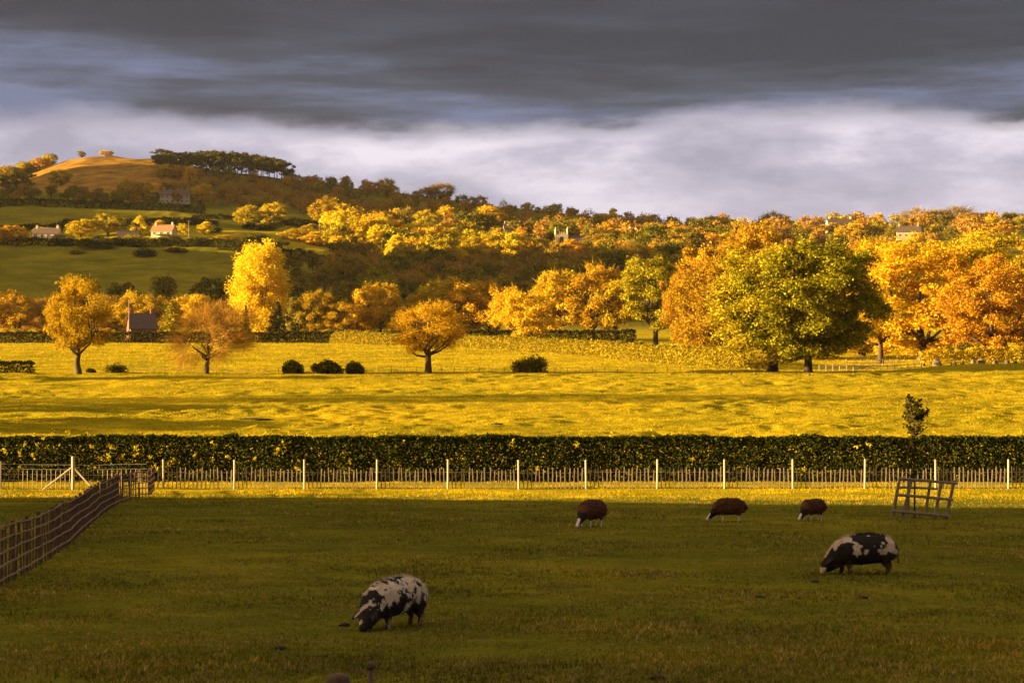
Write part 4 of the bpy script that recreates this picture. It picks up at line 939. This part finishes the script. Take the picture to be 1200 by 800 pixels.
house(985, 1160, 15, 8, 5, 3, R(3), 'white', 'slate', 'white house with broad dark roof at upper right above the oak', wins=5, storeys=2)
house(828, 1100, 14, 8, 4, 4, R(20), 'stone', 'slate', 'brown roofed house left of the golden tree tops at upper right', wins=4)
house(868, 1060, 13, 8, 4, 4.5, R(-15), 'brick', 'slate', 'dark roofed house just above the golden crown beside the oak', wins=3)
house(826, 1180, 9, 7, 4, 3, R(0), 'brick', 'tile', 'small red roofed house under the right skyline trees', wins=2)
house(742, 1010, 8, 7, 5, 4, R(60), 'stone', 'slate', 'stone house left of the large orange hillside tree', wins=2)
house(600, 1090, 9, 6, 4, 3, R(10), 'plaster', 'slate', 'pale house among the dark trees left of the church tower', wins=3)
house(1065, 1060, 12, 7, 4, 3, R(-8), 'stone', 'slate', 'stone house above the orange trees at right', wins=4)
house(166, 512, 6.5, 6, 3.6, 3.6, R(20), 'brick', 'slate', 'red brick house with steep dark roof in the valley row', wins=3, chim=((-.4, .8), (.4, .8)))
def church():
    D = 1030; p = at(658, D); e = empty('church', p, R(0)); tag(e, 'stone church tower with four pinnacles rising from the hillside wood', 'church')
    zt = z_at_row(D, 274)-p.z; w = 6.6; mb = MB(); mb.box((0, 0, zt/2-.5), (w, w, zt+1)); tw = mb.build('tower', M['stone'], e)
    mb = MB()
    for s in (-1, 1):
        for k in range(5): mb.box((-w/2+w*(k+.5)/5, s*(w/2-.25), zt+.45), (.75, .45, .9)); mb.box((s*(w/2-.25), -w/2+.9+(w-1.8)*(k+.5)/5, zt+.45), (.45, .6, .9))
    mb.build('parapet', M['stone'], tw)
    for a in (-1, 1):
        for b in (-1, 1):
            mb = MB(); mb.tube([(a*w/2*.9, b*w/2*.9, zt-.5), (a*w/2*.9, b*w/2*.9, zt+2.0), (a*w/2*.9, b*w/2*.9, zt+3.4)], [.62, .5, .05], 4); mb.build('pinnacle', M['stone'], tw)
    for f in range(2):
        mb = MB(); c = (-w/2-.02, 0, zt-3) if f else (0, -w/2-.02, zt-3)
        mb.box(c, (.06, 1.6, 2.8) if f else (1.6, .06, 2.8)); mb.build('belfry_opening', M['glass'], tw)
    mb = MB(); mb.prism([(3.4, -1), (16, -1), (16, 3.2), (3.4, 3.2)], -4, 4); nv = mb.build('nave', M['stone'], e)
    mb = MB(); mb.add([(3.4, -4.4, 3.1), (16.3, -4.4, 3.1), (16.3, 4.4, 3.1), (3.4, 4.4, 3.1), (3.4, 0, 6), (16.3, 0, 6)], [(0, 1, 5, 4), (2, 3, 4, 5), (0, 4, 3), (1, 2, 5), (0, 3, 2, 1)]); mb.build('roof', M['slate'], nv)
church()
def pole(px, D, top, label, arm=True, mat='wood', rr=.14):
    p = at(px, D); h = z_at_row(D, top)-p.z; e = empty('telegraph_pole', p); tag(e, label, 'pole'); mb = MB(); mb.tube([(0, 0, -.5), (0, 0, h)], [rr*1.2, rr*.8], 7); mb.build('pole', M[mat], e)
    if arm: mb = MB(); mb.box((0, -.15, h-.5), (2.0, .14, .16)); mb.build('crossarm', M[mat], e)
pole(221, 925, 258, 'pale telegraph pole beside the orange roofed village house', rr=.2); pole(222, 1185, 212, 'pale telegraph pole below the hilltop pines', rr=.2)
pole(151, 505, 350, 'thin pale flue pole by the brick house in the valley', False, rr=.16); pole(457, 600, 333, 'telegraph pole behind the pointed golden valley tree'); pole(374, 1000, 262, 'short pole in the lit strip on the hill', False, rr=.25)
def shade_blocker():  # unseen blocker added to shade the paddock, roof hipped to shape the shadow edge
    e = empty('shade_blocker', (-38, 21, gz(-38, 60)), R(90)); tag(e, 'long dark boarded blocker added out of view to shade the paddock', 'shade_blocker')
    Lx, d, h, rh = 112, 14, 2.5, 7.6
    mb = MB(); mb.prism([(-Lx/2, -3), (Lx/2, -3), (Lx/2, h), (-Lx/2, h)], -d/2, d/2); mb.build('wall', M['boards'], e)
    mb = MB(); mb.add([(-Lx/2-.4, -d/2-.5, h-.2), (Lx/2+.4, -d/2-.5, h-.2), (Lx/2+.4, d/2+.5, h-.2), (-Lx/2-.4, d/2+.5, h-.2), (-Lx/2-.4, 0, h+rh), (Lx/2-27, 0, h+rh)], [(0, 1, 5, 4), (2, 3, 4, 5), (0, 4, 3), (1, 2, 5), (0, 3, 2, 1)]); mb.build('roof', M['slate'], e)
    mb = MB(); mb.box((10, -d/2-.06, 1.1), (4, .1, 2.2)); mb.build('door', M['wood'], e)
shade_blocker()

# ------------------------------------------------------------------ sky, sun, camera
w = bpy.data.worlds.new('World'); sc.world = w; w.use_nodes = True; nt = w.node_tree; nt.nodes.clear()
SUN_DIR = Vector((-1, -K, 0)).normalized()      # towards the sun, horizontally
az = math.atan2(SUN_DIR.x, SUN_DIR.y)
sky = N(nt, 'ShaderNodeTexSky', sky_type='NISHITA'); sky.sun_disc = False; sky.sun_elevation = R(SUN_EL); sky.sun_rotation = az
tc = N(nt, 'ShaderNodeTexCoord'); sx = N(nt, 'ShaderNodeSeparateXYZ'); L(nt, tc.outputs['Generated'], sx.inputs[0])
def math_(op, a, b=None, c=None, clamp=False):
    n = N(nt, 'ShaderNodeMath', operation=op, use_clamp=clamp)
    for i, v in enumerate((a, b, c)):
        if v is None: continue
        if isinstance(v, (int, float)): n.inputs[i].default_value = v
        else: L(nt, v, n.inputs[i])
    return n.outputs[0]
def mp(scale, loc=(0, 0, 0)):
    m = N(nt, 'ShaderNodeMapping'); m.inputs['Scale'].default_value = scale; m.inputs['Location'].default_value = loc; L(nt, tc.outputs['Generated'], m.inputs[0]); return m.outputs[0]
elev = sx.outputs['Z']
n1 = noise(nt, mp((2.6, 2.6, 12), (1.3, .2, .4)), 1.6, 8, .5)
n2 = noise(nt, mp((5, 5, 15), (4.1, 2, 1)), 1.8, 9, .62)
n3 = noise(nt, mp((3, 3, 26), (7.3, 0, 2.2)), 1.5, 8, .62)
# dark cloud deck: lower edge at about z = .13
edge = math_('ADD', elev, math_('MULTIPLY', math_('SUBTRACT', n1, .5), .045))
edge = math_('ADD', edge, math_('MULTIPLY', math_('SUBTRACT', n2, .5), .035))
deck = N(nt, 'ShaderNodeMapRange', interpolation_type='SMOOTHSTEP'); L(nt, edge, deck.inputs[0]); deck.inputs[1].default_value = .118; deck.inputs[2].default_value = .133
light = ramp(nt, n2, [(.36, (.38, .36, .48)), (.5, (.56, .52, .65)), (.64, (.88, .81, .93))])
lowg = N(nt, 'ShaderNodeMapRange'); L(nt, elev, lowg.inputs[0]); lowg.inputs[1].default_value = .065; lowg.inputs[2].default_value = .115
light = mixc(nt, lowg.outputs[0], mixc(nt, .55, (.46, .43, .56), light), light)
darkc = ramp(nt, n3, [(.36, (.028, .034, .064)), (.48, (.066, .076, .125)), (.62, (.16, .19, .33))])
topf = N(nt, 'ShaderNodeMapRange'); L(nt, elev, topf.inputs[0]); topf.inputs[1].default_value = .15; topf.inputs[2].default_value = .20
darkc = mixc(nt, topf.outputs[0], darkc, (.032, .033, .054))
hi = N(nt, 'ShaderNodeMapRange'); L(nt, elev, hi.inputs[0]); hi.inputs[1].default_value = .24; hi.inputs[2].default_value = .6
clouds = mixc(nt, deck.outputs[0], light, darkc)
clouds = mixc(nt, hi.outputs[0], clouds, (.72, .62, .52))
CS = N(nt, 'ShaderNodeVectorMath', operation='SCALE'); L(nt, clouds, CS.inputs[0]); CS.inputs['Scale'].default_value = 1.62
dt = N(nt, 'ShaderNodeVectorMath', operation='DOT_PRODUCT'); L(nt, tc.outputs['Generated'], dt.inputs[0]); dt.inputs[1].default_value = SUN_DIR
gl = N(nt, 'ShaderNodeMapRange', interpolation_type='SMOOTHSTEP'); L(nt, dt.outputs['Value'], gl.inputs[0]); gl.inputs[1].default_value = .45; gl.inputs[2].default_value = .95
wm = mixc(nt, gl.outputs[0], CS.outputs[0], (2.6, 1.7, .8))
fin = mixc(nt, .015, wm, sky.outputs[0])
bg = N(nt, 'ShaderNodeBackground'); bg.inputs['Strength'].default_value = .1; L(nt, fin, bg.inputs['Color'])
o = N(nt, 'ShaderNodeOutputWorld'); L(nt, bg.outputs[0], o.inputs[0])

hb = MB(); hb.box((0, 1325, 82), (10700, 3600, 330)); m_, nt_ = new_mat('haze')
pv = N(nt_, 'ShaderNodeVolumePrincipled'); pv.inputs['Color'].default_value = (.95, .93, .92, 1); pv.inputs['Density'].default_value = .000014; pv.inputs['Anisotropy'].default_value = .2
oo = N(nt_, 'ShaderNodeOutputMaterial'); L(nt_, pv.outputs[0], oo.inputs['Volume']); ho = hb.build('haze', m_); tag(ho, 'thin evening haze over the valley', 'haze', kind='stuff')
sd = bpy.data.lights.new('sun', 'SUN'); sd.energy = 5; sd.angle = R(.5); sd.color = (1, .71, .30)
so = bpy.data.objects.new('sun', sd); col.objects.link(so)
tw = (SUN_DIR*math.cos(R(SUN_EL))+Vector((0, 0, math.sin(R(SUN_EL))))).normalized(); so.rotation_euler = tw.to_track_quat('Z', 'Y').to_euler(); so.location = tw*200

cd = bpy.data.cameras.new('camera'); cam = bpy.data.objects.new('camera', cd); col.objects.link(cam); sc.camera = cam
cd.sensor_width = 36; cd.lens = F/1200*36; cd.clip_start = .1; cd.clip_end = 20000
cam.location = (0, 0, 0); cam.rotation_euler = (R(90)+math.atan(40/F), 0, 0)
cd.dof.use_dof = True; cd.dof.focus_distance = 75; cd.dof.aperture_fstop = 8
sc.view_settings.view_transform = 'Standard'; sc.view_settings.look = 'None'; sc.view_settings.gamma = 1; sc.view_settings.exposure = 2.6
sc.render.engine = 'CYCLES'
